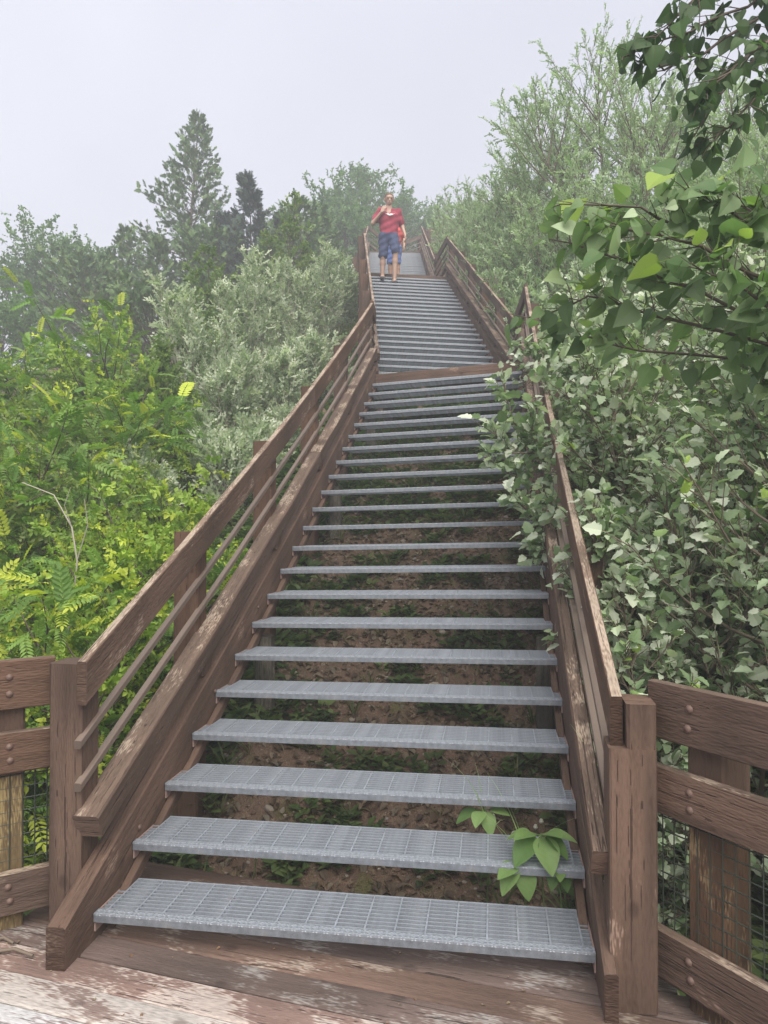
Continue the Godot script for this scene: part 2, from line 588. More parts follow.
func bolt(p: Vector3, out: Vector3, r: float, parent: Node) -> void:
	var s := Soup.new()
	var a := out.cross(Vector3(.1, .9, .3)).normalized()
	var b := out.cross(a)
	var rings := [[0.0, 1.0], [.35, .9], [.55, .55]]
	for ring in rings:
		for k in 8:
			var t := TAU * k / 8
			var e := a * cos(t) + b * sin(t)
			s.v.append(e * (r * ring[1]) + out * (r * ring[0]))
			s.n.append((e * (1.0 - ring[0]) + out * (ring[0] + .1)).normalized())
			s.uv.append(Vector2(e.x, e.y))
	for i in 2:
		for k in 8:
			var q := i * 8 + k
			var w := i * 8 + (k + 1) % 8
			s.ix.append_array([q, w, q + 8, w, w + 8, q + 8])
	for k in range(1, 7):
		s.ix.append_array([16, 16 + k, 17 + k])
	put("bolt", s.done(), M.bolt, parent, Transform3D(Basis.IDENTITY, p))

# ---------------------------------------------------------------- the deck at the foot and its side fences
const DECK := .026
var fl := Vector2(-.215, -.115)       # where the side fences leave the newels, in plan
var fld := Vector2(-.767, .642)
var fr := Vector2(1.818, -.005)
var frd := Vector2(.635, .772)

func build_deck() -> void:
	var d := thing("wooden_deck", "weathered brown plank deck with flaked stain at the foot of the stairs", "deck")
	var dir := Vector2(cos(deg_to_rad(9.5)), sin(deg_to_rad(9.5)))
	var nrm := Vector2(-dir.y, dir.x)
	var c0 := Vector2(.825, .1)
	for i in range(-4, 22):
		var mid := c0 + nrm * (i * .131 + .045)
		# the ends stop just past the fences
		var x0 := -4.0
		var x1 := 4.0
		for e in [[fl, fld, -1.0], [fr, frd, 1.0]]:
			var p: Vector2 = e[0]
			var v: Vector2 = e[1]
			var den := dir.x * v.y - dir.y * v.x
			var q := p - mid
			var t := (q.x * v.y - q.y * v.x) / den
			var along := (q.x * dir.y - q.y * dir.x) / den
			if along < -.45:
				t = (p - mid).dot(dir)
			t += float(e[2]) * .16
			if e[2] < 0:
				x0 = clampf(t, -3.0, -.9)
			else:
				x1 = clampf(t, .9, 3.0)
		var a := mid + dir * x0
		var b := mid + dir * x1
		var kind: Material = M.bare if i > 1 else (M.deck if i > 0 else M.deck_brown)
		var dy := rng.randf_range(-.0015, .0015)
		put("deck_board", timber(straight(Vector3(a.x, DECK - .018 + dy, a.y), Vector3(b.x, DECK - .018 + dy, b.y), 4), Vector3(nrm.x, 0, nrm.y), Vector3.UP, .124, .036, .001, .006), pick(kind), d)
	for x in [-.1, .55, 1.2, 1.85]:
		put("joist", timber([Vector3(x, DECK - .12, -.45), Vector3(x, DECK - .12, 2.4)], Vector3.RIGHT, Vector3.UP, .04, .16), M.stain_b, d)
	side_fence("deck_fence", "low three-board fence with wire mesh meeting the left newel, splayed from deck", fl, fld, 1.0)
	side_fence("deck_fence", "low three-board fence with wire mesh and loose twigs beside the leaning poplar shrubs", fr, frd, -1.0)

func side_fence(called: String, label: String, from: Vector2, dir: Vector2, inward: float) -> void:
	var t := thing(called, label, "fence")
	var d := Vector3(dir.x, 0, dir.y)
	var sd := Vector3(-d.z, 0, d.x) * (1.0 if Vector3(-d.z, 0, d.x).dot(Vector3(.8 - from.x, 0, 1.2 - from.y)) > 0 else -1.0)
	var o := Vector3(from.x, 0, from.y)
	for y in [[.795, .965], [.575, .715], [.09, .235]]:
		var c: float = (y[0] + y[1]) * .5
		var hh: float = y[1] - y[0]
		var lift := rng.randf_range(-.004, .004)
		var bd := put("board", capped(straight(o + Vector3(0, c + lift, 0), o + d * 2.4 + Vector3(0, c + lift, 0), 5), sd, Vector3.UP, .036, hh, pick(M.stain), M.worn, .0016, .004), null, t)
		for s in ([.145, 1.45] if from.x < 0 else [.14, 1.5]):
			for k in [-1.0, 1.0]:
				bolt(o + d * (s + rng.randf_range(-.005, .005)) + sd * .0175 + Vector3(0, c + k * hh * .17, 0), sd, .0125, bd)
	for s in ([.155, 1.45] if from.x < 0 else [.165, 1.5]):
		var p: Vector3 = o + d * s - sd * .084
		put("post", timber(straight(p + Vector3(0, .56, 0), p + Vector3(0, .93 if from.x < 0 else .9, 0), 3), d, sd, .125, .125, .002, .008), M.stain_b, t)
		put("post_foot", timber(straight(p + Vector3(0, -.6, 0), p + Vector3(0, .556, 0), 4), d, sd, .123, .123, .002, .008), M.treated if from.x < 0 else M.treated_b, t)
	var g := Soup.new()
	var y0 := .21
	var y1 := .62
	for i in range(0, 56):
		var p := o + d * (.02 + i * .04) - sd * .0205
		wire(g, p + Vector3(0, y0, 0), p + Vector3(0, y1, 0))
	for i in 10:
		var y := y0 + .01 + i * .042
		wire(g, o + d * .01 + Vector3(0, y, 0) - sd * .023, o + d * 2.3 + Vector3(0, y, 0) - sd * .023)
	put("wire_mesh", g.done(), M.wire, t)

func wire(g: Soup, a: Vector3, b: Vector3) -> void:
	g.tube([a, b], .0023, .0023, 4)

# ---------------------------------------------------------------- ground
var bumps := FastNoiseLite.new()
const RISE := [[90.0, -1.2], [20.0, -1.0], [3.0, -.6], [.3, -.42], [-.5, -.3], [-1.2, .02], [-6.1, 2.5], [-7.0, 2.72], [-13.1, 5.95], [-14.5, 6.15], [-21.7, 9.55], [-30.0, 12.2], [-45.0, 13.6], [-120.0, 14.2]]

func ground_y(x: float, z: float) -> float:
	var y: float = RISE[0][1]
	for i in RISE.size() - 1:
		var a: Array = RISE[i]
		var b: Array = RISE[i + 1]
		if z <= a[0] and z >= b[0]:
			y = lerpf(a[1], b[1], (a[0] - z) / (a[0] - b[0]))
			break
	var pc := .825 + .172 * minf(0.0, z + 6.3) if z > -22.0 else -1.9
	var l := x - pc
	if l < -.9:
		y -= 7.0 * (1.0 - exp(-(-l - .9) * .042))
	elif l > .9:
		y += 4.5 * (1.0 - exp(-(l - .9) * .06)) * clampf(1.0 - (z - 0.0) * .12, .15, 1.0)
	return y + bumps.get_noise_2d(x * 6.0, z * 6.0) * .11 + bumps.get_noise_2d(x * 28.0 + 50, z * 28.0) * .035

func steps_of(stops: Array) -> PackedFloat32Array:
	var r := PackedFloat32Array()
	for i in stops.size() - 1:
		var n := int(stops[i][1])
		for k in n:
			r.append(lerpf(stops[i][0], stops[i + 1][0], float(k) / n))
	r.append(stops[-1][0])
	return r

func build_ground() -> void:
	bumps.seed = 5
	bumps.frequency = .08
	var xs := steps_of([[-95.0, 12], [-30.0, 26], [-6.0, 40], [-.6, 40], [2.6, 40], [9.0, 20], [30.0, 12], [95.0, 0]])
	var zs := steps_of([[40.0, 10], [6.0, 12], [1.0, 130], [-8.0, 60], [-24.0, 30], [-45.0, 8], [-110.0, 0]])
	var s := Soup.new()
	for z in zs:
		for x in xs:
			s.v.append(Vector3(x, ground_y(x, z), z))
			var e := .05
			s.n.append(Vector3(ground_y(x - e, z) - ground_y(x + e, z), 2 * e, ground_y(x, z - e) - ground_y(x, z + e)).normalized())
	var w := xs.size()
	for j in zs.size() - 1:
		for i in w - 1:
			var a := j * w + i
			s.ix.append_array([a, a + w, a + 1, a + 1, a + w, a + w + 1])
	var g := put("ground", s.done(), M.soil, self)
	g.set_meta("kind", "structure")

# ---------------------------------------------------------------- leaves
func leaf_mesh(half: Array, fold: float, curl: float, stalk := 0.0, twist := 0.0) -> ArrayMesh:
	var s := Soup.new()
	leaf_into(s, Transform3D(Basis(Vector3.RIGHT, -.25 if stalk > 0 else 0.0), Vector3(0, stalk, 0)), half, fold, curl, 1.0, 1.0)
	for i in s.v.size():
		var p := s.v[i]
		var rib := absf(p.x) < .004
		s.c.append(Color(1.12, 1.1, 1.08) if rib else Color(.98, .98, .98))
		s.v[i] = Vector3(p.x, p.y, p.z + twist * p.x * p.y + .035 * sin(p.y * 9.0 + p.x * 6.0) * absf(p.x) * 2.0)
	if stalk > 0:
		var k := s.v.size()
		s.tube([Vector3.ZERO, Vector3(0, stalk * .5, .01), Vector3(0, stalk + .03, 0)], .017, .012, 3)
		for i in s.v.size() - k:
			s.c.append(Color(1.1, 1.05, .9))
	return s.done()

func leaf_into(s: Soup, t: Transform3D, half: Array, fold: float, curl: float, len: float, wide: float) -> void:
	for side in [-1.0, 1.0]:
		for i in half.size() - 1:
			var a: Vector2 = half[i]
			var b: Vector2 = half[i + 1]
			var p := []
			for q: Vector2 in [Vector2(0, a.y), Vector2(0, b.y), b, a]:
				p.append(t * Vector3(q.x * side * wide, q.y * len, absf(q.x) * fold * wide - curl * q.y * q.y * len))
			var nn: Vector3 = (p[2] - p[0]).cross(p[3] - p[1])
			if nn.length_squared() < 1e-14:
				continue
			nn = nn.normalized()
			if nn.dot(t.basis.z) < 0:
				nn = -nn
			var at0 := s.v.size()
			s.v.append_array(PackedVector3Array(p))
			for q: Vector2 in [a, b, b, a]:
				s.n.append((t.basis * Vector3(-side * fold, 2.0 * curl * q.y, 1.0)).normalized())
			s.uv.append_array([Vector2.ZERO, Vector2.ZERO, Vector2.ZERO, Vector2.ZERO])
			if i == 0:
				s.ix.append_array([at0, at0 + 1, at0 + 2] if a.x < 1e-4 else [at0, at0 + 1, at0 + 2, at0, at0 + 2, at0 + 3])
			elif b.x < 1e-4:
				s.ix.append_array([at0, at0 + 1, at0 + 3])
			else:
				s.ix.append_array([at0, at0 + 1, at0 + 2, at0, at0 + 2, at0 + 3])

func ribbed_leaf() -> ArrayMesh:
	var s := Soup.new()
	var rows := 12
	for j in rows + 1:
		var y := float(j) / rows
		var w := .36 * pow(sin(PI * pow(y, .72)), .8) if j > 0 and j < rows else .004
		for i in range(-3, 4):
			var f := i / 3.0
			var x := w * f
			var z := absf(x) * .28 - .32 * y * y + .012 * sin((y * 7.0 - absf(f) * 1.6) * TAU) * absf(f) * (1.0 - absf(f) * .5) - .1 * x * x / maxf(w, .01)
			s.v.append(Vector3(x, y * 1.04, z))
			s.uv.append(Vector2(f, y))
			s.c.append(Color(1.12, 1.1, 1.08) if i == 0 else Color(.98, .98, .98) * (1.0 + .06 * cos((y * 7.0 - absf(f) * 1.6) * TAU)))
			s.n.append(Vector3.ZERO)
	for j in rows:
		for i in 6:
			var a := j * 7 + i
			for t in [[a, a + 1, a + 7], [a + 1, a + 8, a + 7]]:
				s.ix.append_array(t)
				var nn := (s.v[t[1]] - s.v[t[0]]).cross(s.v[t[2]] - s.v[t[0]])
				if nn.z < 0:
					nn = -nn
				for k in t:
					s.n[k] += nn
	for i in s.n.size():
		s.n[i] = s.n[i].normalized()
	return s.done()

const POPLAR := [Vector2(0, 0), Vector2(.27, .04), Vector2(.37, .24), Vector2(.29, .36), Vector2(.41, .5), Vector2(.25, .63), Vector2(.21, .8), Vector2(0, 1)]
const HEART := [Vector2(0, .03), Vector2(.26, -.05), Vector2(.43, .09), Vector2(.46, .28), Vector2(.36, .54), Vector2(.17, .82), Vector2(0, 1.06)]
const OVATE := [Vector2(0, 0), Vector2(.24, .12), Vector2(.36, .34), Vector2(.33, .56), Vector2(.19, .8), Vector2(0, 1.02)]
const SIMPLE := [Vector2(0, 0), Vector2(.24, .3), Vector2(.2, .66), Vector2(0, 1)]
const BLADE := [Vector2(0, 0), Vector2(.13, .25), Vector2(.12, .6), Vector2(0, 1)]

var L := {}
func make_leaves() -> void:
	var r := RandomNumberGenerator.new()
	r.seed = 77
	L.poplar = leaf_mesh(POPLAR, .25, .2, .3, .2)
	L.heart = leaf_mesh(HEART, .2, .25, .45, .18)
	L.ovate = leaf_mesh(OVATE, .25, .25)
	# a twig end with leaves all round it
	for kind in [["cluster", SIMPLE, 10, .30, .95], ["grey_cluster", SIMPLE, 11, .23, .92], ["poplar_cluster", POPLAR, 7, .34, .9]]:
		var s := Soup.new()
		for i in int(kind[2]):
			var f: float = float(i) / float(kind[2])
			var dir := Vector3(r.randf_range(-1, 1), r.randf_range(.0, 1.1), r.randf_range(-1, 1)).normalized()
			var nz := (Vector3(r.randf_range(-.6, .6), r.randf_range(-.2, .6), 1) - dir * dir.z).normalized()
			nz = (nz - dir * nz.dot(dir)).normalized()
			var b := Basis(dir.cross(nz), dir, nz)
			leaf_into(s, Transform3D(b, Vector3(r.randf_range(-.05, .05), f * .8, r.randf_range(-.05, .05))), kind[1], .25, .2, kind[3] * r.randf_range(.75, 1.2), kind[3] * kind[4] * 1.4)
		L[kind[0]] = s.done()
	# a pinnate frond
	var s2 := Soup.new()
	for i in 7:
		var f := .22 + .12 * i
		for sd in [-1.0, 1.0]:
			var dir := Vector3(sd * .86, .5, -.12 - .1 * r.randf()).normalized()
			var nz := Vector3(sd * .12 + r.randf_range(-.2, .2), r.randf_range(-.25, .25), 1).normalized()
			nz = (nz - dir * nz.dot(dir)).normalized()
			leaf_into(s2, Transform3D(Basis(dir.cross(nz), dir, nz), Vector3(0, f, -.35 * f * f)), BLADE, .3, .15, (.30 - .02 * absf(i - 2.5)) * r.randf_range(.9, 1.1), .42)
	leaf_into(s2, Transform3D(Basis.IDENTITY.rotated(Vector3.RIGHT, -.5), Vector3(0, .98, -.33)), BLADE, .3, .15, .26, .4)
	s2.tube([Vector3.ZERO, Vector3(0, .5, -.09), Vector3(0, 1, -.35)], .009, .005, 3)
	L.frond = s2.done()
	# a flat scale-leaf spray
	var s3 := Soup.new()
	for i in 8:
		var f := .08 + .11 * i
		for sd in [-1.0, 1.0]:
			var dir := Vector3(sd * .75, .8, r.randf_range(-.3, .15)).normalized()
			var nz := (Vector3(r.randf_range(-.3, .3), 0, 1) - dir * dir.z).normalized()
			nz = (nz - dir * nz.dot(dir)).normalized()
			leaf_into(s3, Transform3D(Basis(dir.cross(nz), dir, nz), Vector3(0, f, 0)), SIMPLE, .1, .25, (.5 - .04 * i) * r.randf_range(.7, 1.1), .2)
	leaf_into(s3, Transform3D.IDENTITY, SIMPLE, .1, .1, 1.05, .16)
	L.spray = s3.done()
	# a small rosette for the woodland floor, and a dead leaf
	var s4 := Soup.new()
	for i in 6:
		var a := TAU * i / 6 + r.randf() * .8
		var el := r.randf_range(.1, 1.0)
		var dir := Vector3(cos(a) * cos(el), sin(el), sin(a) * cos(el))
		var nz := (Vector3.UP - dir * dir.y).normalized()
		leaf_into(s4, Transform3D(Basis(dir.cross(nz), dir, nz), dir * .35 + Vector3(0, .15 * r.randf(), 0)), SIMPLE, .2, .3, r.randf_range(.6, 1.0), 1.2)
	L.rosette = s4.done()
	var s5 := Soup.new()
	for i in 7:
		var a := TAU * i / 7 + r.randf()
		var lean := r.randf_range(.15, .6)
		var dir := Vector3(cos(a) * sin(lean), cos(lean), sin(a) * sin(lean))
		var nz := Vector3(cos(a), -.3, sin(a))
		nz = (nz - dir * nz.dot(dir)).normalized()
		leaf_into(s5, Transform3D(Basis(dir.cross(nz), dir, nz), Vector3.ZERO), BLADE, .2, -.35, r.randf_range(.6, 1.1), .18)
	L.tuft = s5.done()
	L.dead = leaf_mesh(OVATE, .35, .3, .15, .3)

func scatter(called: String, mesh: Mesh, mat: Material, xf: Array, cols: PackedColorArray, parent: Node) -> MultiMeshInstance3D:
	var mm := MultiMesh.new()
	mm.transform_format = MultiMesh.TRANSFORM_3D
	mm.use_colors = true
	mm.mesh = mesh
	mm.instance_count = xf.size()
	for i in xf.size():
		mm.set_instance_transform(i, xf[i])
		mm.set_instance_color(i, cols[i])
	var o := MultiMeshInstance3D.new()
	o.name = called
	o.multimesh = mm
	o.material_override = mat
	parent.add_child(o, true)
	return o

func pose(r: RandomNumberGenerator, p: Vector3, dir: Vector3, face: Vector3, size: float) -> Transform3D:
	dir = dir.normalized()
	var nz := face - dir * face.dot(dir)
	if nz.length_squared() < 1e-5:
		nz = dir.cross(Vector3(.3, .2, .9))
	nz = nz.normalized()
	return Transform3D(Basis(dir.cross(nz) * size, dir * size, nz * size), p)

# ---------------------------------------------------------------- trees and shrubs
func tint(r: RandomNumberGenerator, cols: Array, spread: float) -> Color:
	var a: Color = cols[r.randi() % cols.size()]
	var b: Color = cols[r.randi() % cols.size()]
	var c := a.lerp(b, r.randf())
	var k := 1.0 + r.randf_range(-spread, spread)
	return Color(c.r * k, c.g * k, c.b * k)

func bend(r: RandomNumberGenerator, a: Vector3, dir: Vector3, len: float, lift: float, wob: float, n: int) -> Array:
	var pts := [a]
	var d := dir.normalized()
	for i in n:
		d = (d + Vector3(r.randf_range(-wob, wob), lift / n + r.randf_range(-wob, wob) * .5, r.randf_range(-wob, wob))).normalized()
		pts.append(pts[-1] + d * (len / n))
	return pts

func along(pts: Array, f: float) -> Array:
	var g := clampf(f, 0, .999) * (pts.size() - 1)
	var i := int(g)
	var a: Vector3 = pts[i]
	var b: Vector3 = pts[i + 1]
	return [a.lerp(b, g - i), (b - a).normalized()]

func outline(kind: String, t: float) -> float:
	match kind:
		"cone": return pow(1.0 - t, .85) * (.92 + .08 * sin(t * 40.0)) + .03
		"egg": return sin(PI * pow(clampf(t * .94 + .05, 0, 1), .8)) * .95 + .08
		"flat": return .35 + .65 * t
		"wand": return .25 + .75 * sin(PI * clampf(t, 0, 1))
	return 1.0

func tree(called: String, label: String, category: String, group: String, base: Vector3, height: float, radius: float, o: Dictionary, sd: int) -> Node3D:
	var r := RandomNumberGenerator.new()
	r.seed = sd * 7919 + 13
	var t := thing(called, label, category, base, group)
	var wood_s := Soup.new()
	var twig_s := Soup.new()
	var stems: int = o.get("stems", 1)
	var lean: Vector3 = o.get("lean", Vector3.ZERO)
	var t0: float = o.get("from", .15)
	var spots := []          # [point, direction]
	var main_stem := []
	var thick: float = o.get("thick", .012)
	for sN in stems:
		var sl := lean + Vector3(r.randf_range(-1, 1), 0, r.randf_range(-1, 1)) * (float(o.get("spread", .12)) if stems > 1 else .05)
		var hh := height * (1.0 if sN == 0 else r.randf_range(.62, .95))
		var trunk := bend(r, Vector3(r.randf_range(-.1, .1), -.15, r.randf_range(-.1, .1)) * (1.0 if stems > 1 else .3) , Vector3.UP + sl, hh + .15, .1, .06, 8)
		if sN == 0:
			main_stem = trunk
		wood_s.tube(trunk, height * thick, height * thick * .12, 6)
		var n: int = int(o.get("limbs", 30)) / stems
		for k in n:
			var u := (k + r.randf()) / n
			var f := t0 + (1.0 - t0) * u
			var q := along(trunk, f)
			var az := k * 2.39996 + r.randf() * .9
			var el := deg_to_rad(lerpf(o.get("el0", 10.0), o.get("el1", 50.0), u) + r.randf_range(-10, 10))
			var len := radius * outline(o.get("shape", "egg"), u) * r.randf_range(.7, 1.2) / (1.0 if stems == 1 else 1.3)
			var limb := bend(r, q[0], Vector3(cos(az) * cos(el), sin(el), sin(az) * cos(el)) + sl * .5, len, o.get("lift", .3), .16, 4)
			twig_s.tube(limb, maxf(.004, len * .012), .002, 4)
			limb_out(r, limb, len, o, twig_s, spots)
	for e in o.get("extra", []):
		var pts := [along(main_stem, r.randf_range(.72, .95))[0]]
		for p: Vector3 in e:
			pts.append(p - base)
		var fine := []
		for i in pts.size() - 1:
			for m in 3:
				fine.append(pts[i].lerp(pts[i + 1], m / 3.0) + Vector3(r.randf_range(-1, 1), r.randf_range(-1, 1), r.randf_range(-1, 1)) * .012)
		fine.append(pts[-1])
		twig_s.tube(fine, .011, .003, 5)
		var len := 0.0
		for i in fine.size() - 1:
			len += fine[i].distance_to(fine[i + 1])
		var o2 := o.duplicate()
		o2.twigs = int(o.get("extra_twigs", 12))
		limb_out(r, fine, len, o2, twig_s, spots)
	for b in int(o.get("bare", 0)):
		var q2: Vector3 = along(main_stem, r.randf_range(.4, .85))[0]
		twig_s.tube(bend(r, q2, Vector3(r.randf_range(-.9, .9), 1.0, r.randf_range(-.9, .9)) + lean, height * r.randf_range(.25, .45), .2, .14, 6), .009, .0015, 4)
	put("trunk", wood_s.done(), o.bark, t)
	if twig_s.v.size() > 0:
		put("branches", twig_s.done(), o.bark, t)
	# leaves: the nearest large ones singly, the rest as one mass
	var xf := []
	var cols := PackedColorArray()
	var size: float = o.size
	var palette: Array = o.cols
	var droop: float = o.get("droop", 0.0)
	var upward: float = o.get("upward", .8)
	for q in spots:
		var d: Vector3 = q[1] + Vector3(r.randf_range(-1, 1), r.randf_range(-1, 1), r.randf_range(-1, 1)) * float(o.get("loose", .8))
		d.y -= droop
		var face := Vector3(r.randf_range(-1, 1), upward + r.randf_range(-.6, .6), r.randf_range(-1, 1))
		xf.append(pose(r, q[0], d, face, size * (r.randf_range(.55, 1.15) if r.randf() < .75 else r.randf_range(1.1, 1.5))))
		var tip: bool = (q[2] > .8 and r.randf() < float(o.get("tip_share", 0.0))) or r.randf() < float(o.get("pale_share", 0.0))
		cols.append(tint(r, o.get("tips", palette) if tip else palette, .22))
	var singles := int(o.get("singles", 0))
	if singles > 0:
		var eye := Vector3(1.35, 1.45, 2.36) - base
		var order := []
		for i in xf.size():
			order.append([xf[i].origin.distance_squared_to(eye), i])
		order.sort_custom(func(a, b): return a[0] < b[0])
		var taken := {}
		for i in mini(singles, order.size()):
			var id: int = order[i][1]
			taken[id] = true
			var best: Color = cols[id]
			var pick: Material = null
			var dist := 1e9
			for m in M.leaf_set:
				var c: Color = m[0]
				var dd := absf(c.r - best.r) + absf(c.g - best.g) + absf(c.b - best.b)
				if dd < dist:
					dist = dd
					pick = m[1]
			put("leaf", o.leaf, pick, t, xf[id])
		var xf2 := []
		var cols2 := PackedColorArray()
		for i in xf.size():
			if not taken.has(i):
				xf2.append(xf[i])
				cols2.append(cols[i])
		xf = xf2
		cols = cols2
	var cr := scatter("crown", o.leaf, o.mat, xf, cols, t)
	cr.set_meta("kind", "stuff")
	leaf_total += spots.size()
	return t

var leaf_total := 0

func limb_out(r: RandomNumberGenerator, limb: Array, len: float, o: Dictionary, twig_s: Soup, spots: Array) -> void:
	var tw: int = o.get("twigs", 6)
	var tl: float = o.get("twig", .35) * (len if o.get("relative", true) else 1.0)
	var step: float = o.step
	for j in tw:
		var f := lerpf(o.get("inner", .25), 1.0, (j + r.randf()) / tw)
		var q := along(limb, f)
		var d: Vector3 = q[1] + Vector3(r.randf_range(-1, 1), r.randf_range(-.5, .8), r.randf_range(-1, 1)) * float(o.get("fan", .9))
		var tlen := maxf(step * 1.2, tl * (1.15 - f * .6) * r.randf_range(.6, 1.2))
		var twig := bend(r, q[0], d, tlen, o.get("twig_lift", .2), .15, 3)
		if o.get("draw_twigs", false):
			twig_s.tube(twig, .0035, .0012, 3)
		var m := maxi(1, int(tlen / step))
		for i in m:
			var e := along(twig, (i + .6) / m)
			spots.append([e[0], e[1], float(i + 1) / m])
	var e2 := along(limb, .99)
	spots.append([e2[0], e2[1], 1.0])

# ---------------------------------------------------------------- people
# A bone is [a, b, radius at a, radius at b]; the figure is the smooth union of its bones, meshed as surface nets.
func bone_d(p: Vector3, b: Array) -> float:
	var a: Vector3 = b[0]
	var ab: Vector3 = b[1] - a
	var t := clampf((p - a).dot(ab) / maxf(ab.length_squared(), 1e-9), 0, 1)
	return (p - a - ab * t).length() - lerpf(b[2], b[3], t)

func field_at(p: Vector3, bones: Array, k: float) -> float:
	var f := 9.0
	for b in bones:
		var d := bone_d(p, b)
		var h := maxf(k - absf(f - d), 0.0) / k
		f = minf(f, d) - h * h * k * .25
	return f

func nets(bones: Array, cell: float, k: float, planes := []) -> Soup:
	var lo := Vector3.ONE * 1e9
	var hi := -lo
	for b in bones:
		for e in 2:
			var p: Vector3 = b[e]
			var r: float = b[2 + e] + k + cell * 2
			lo = lo.min(p - Vector3.ONE * r)
			hi = hi.max(p + Vector3.ONE * r)
	var nx := int((hi.x - lo.x) / cell) + 2
	var ny := int((hi.y - lo.y) / cell) + 2
	var nz := int((hi.z - lo.z) / cell) + 2
	var f := PackedFloat32Array()
	f.resize(nx * ny * nz)
	f.fill(1.0)
	for b in bones:
		var a: Vector3 = b[0]
		var c: Vector3 = b[1]
		var m: float = maxf(b[2], b[3]) + k + cell * 2
		var l0 := (a.min(c) - Vector3.ONE * m - lo) / cell
		var h0 := (a.max(c) + Vector3.ONE * m - lo) / cell
		for z in range(maxi(0, int(l0.z)), mini(nz, int(h0.z) + 1)):
			for y in range(maxi(0, int(l0.y)), mini(ny, int(h0.y) + 1)):
				for x in range(maxi(0, int(l0.x)), mini(nx, int(h0.x) + 1)):
					var i := (z * ny + y) * nx + x
					var d := bone_d(lo + Vector3(x, y, z) * cell, b)
					var g := f[i]
					var h := maxf(k - absf(g - d), 0.0) / k
					f[i] = minf(g, d) - h * h * k * .25
	for pl in planes:        # [normal, offset]: keeps the side where normal . p > offset
		var n: Vector3 = pl[0]
		for z in nz:
			for y in ny:
				for x in nx:
					var i := (z * ny + y) * nx + x
					f[i] = maxf(f[i], float(pl[1]) - n.dot(lo + Vector3(x, y, z) * cell))
	var s := Soup.new()
	var id := {}
	var off := [0, 1, nx, nx + 1, nx * ny, nx * ny + 1, nx * ny + nx, nx * ny + nx + 1]
	var edges := [[0, 1], [2, 3], [4, 5], [6, 7], [0, 2], [1, 3], [4, 6], [5, 7], [0, 4], [1, 5], [2, 6], [3, 7]]
	var corner := [Vector3(0, 0, 0), Vector3(1, 0, 0), Vector3(0, 1, 0), Vector3(1, 1, 0), Vector3(0, 0, 1), Vector3(1, 0, 1), Vector3(0, 1, 1), Vector3(1, 1, 1)]
	for z in nz - 1:
		for y in ny - 1:
			for x in nx - 1:
				var i := (z * ny + y) * nx + x
				var neg := 0
				for o: int in off:
					if f[i + o] < 0:
						neg += 1
				if neg == 0 or neg == 8:
					continue
				var sum := Vector3.ZERO
				var cnt := 0
				for e in edges:
					var a: float = f[i + off[e[0]]]
					var b: float = f[i + off[e[1]]]
					if (a < 0) != (b < 0):
						sum += (corner[e[0]] as Vector3).lerp(corner[e[1]], a / (a - b))
						cnt += 1
				id[i] = s.v.size()
				s.v.append(lo + (Vector3(x, y, z) + sum / cnt) * cell)
				var gx := f[i + 1] + f[i + 1 + nx] + f[i + 1 + nx * ny] + f[i + 1 + nx + nx * ny] - f[i] - f[i + nx] - f[i + nx * ny] - f[i + nx + nx * ny]
				var gy := f[i + nx] + f[i + nx + 1] + f[i + nx + nx * ny] + f[i + nx + 1 + nx * ny] - f[i] - f[i + 1] - f[i + nx * ny] - f[i + 1 + nx * ny]
				var gz := f[i + nx * ny] + f[i + nx * ny + 1] + f[i + nx * ny + nx] + f[i + nx * ny + nx + 1] - f[i] - f[i + 1] - f[i + nx] - f[i + nx + 1]
				s.n.append(Vector3(gx, gy, gz).normalized())
				s.uv.append(Vector2.ZERO)
	for i: int in id:
		for ax in 3:
			var st: int = [1, nx, nx * ny][ax]
			var o1: int = [nx, nx * ny, 1][ax]
			var o2: int = [nx * ny, 1, nx][ax]
			if i + st >= f.size() or (f[i] < 0) == (f[i + st] < 0):
				continue
			if not (id.has(i - o1) and id.has(i - o2) and id.has(i - o1 - o2)):
				continue
			var q := [id[i], id[i - o1], id[i - o1 - o2], id[i - o2]]
			if f[i] < 0:
				s.ix.append_array([q[0], q[2], q[1], q[0], q[3], q[2]])
			else:
				s.ix.append_array([q[0], q[1], q[2], q[0], q[2], q[3]])
	return s

func join(a: Soup, b: Soup) -> void:
	var o := a.v.size()
	a.v.append_array(b.v)
	a.n.append_array(b.n)
	a.uv.append_array(b.uv)
	for i in b.ix:
		a.ix.append(i + o)

func hand_bones(wrist: Vector3, dir: Vector3, palm_face: Vector3, thumb_side: Vector3, curl: float) -> Array:
	var b := []
	dir = dir.normalized()
	palm_face = (palm_face - dir * palm_face.dot(dir)).normalized()
	var across_h := dir.cross(palm_face).normalized()
	if across_h.dot(thumb_side) < 0:
		across_h = -across_h
	for k in 4:
		var x := (k - 1.5) * .021
		var root := wrist + dir * .085 - across_h * x
		b.append([wrist + dir * .01 - across_h * x * .6, root, .017, .0125])
		var len: float = [.068, .078, .074, .058][k]
		var d1 := (dir + palm_face * curl * .5).normalized()
		var d2 := (dir + palm_face * curl * 1.4).normalized()
		b.append([root, root + d1 * len * .5, .0098, .009])
		b.append([root + d1 * len * .5, root + d1 * len * .5 + d2 * len * .5, .009, .0078])
	var th := wrist + dir * .03 + across_h * .03
	var td := (dir * .7 + across_h * .6 + palm_face * .3).normalized()
	b.append([wrist + dir * .02 + across_h * .012, th, .015, .013])
	b.append([th, th + td * .035, .012, .010])
	b.append([th + td * .035, th + td * .035 + (td + dir * .5).normalized() * .028, .010, .008])
	return b

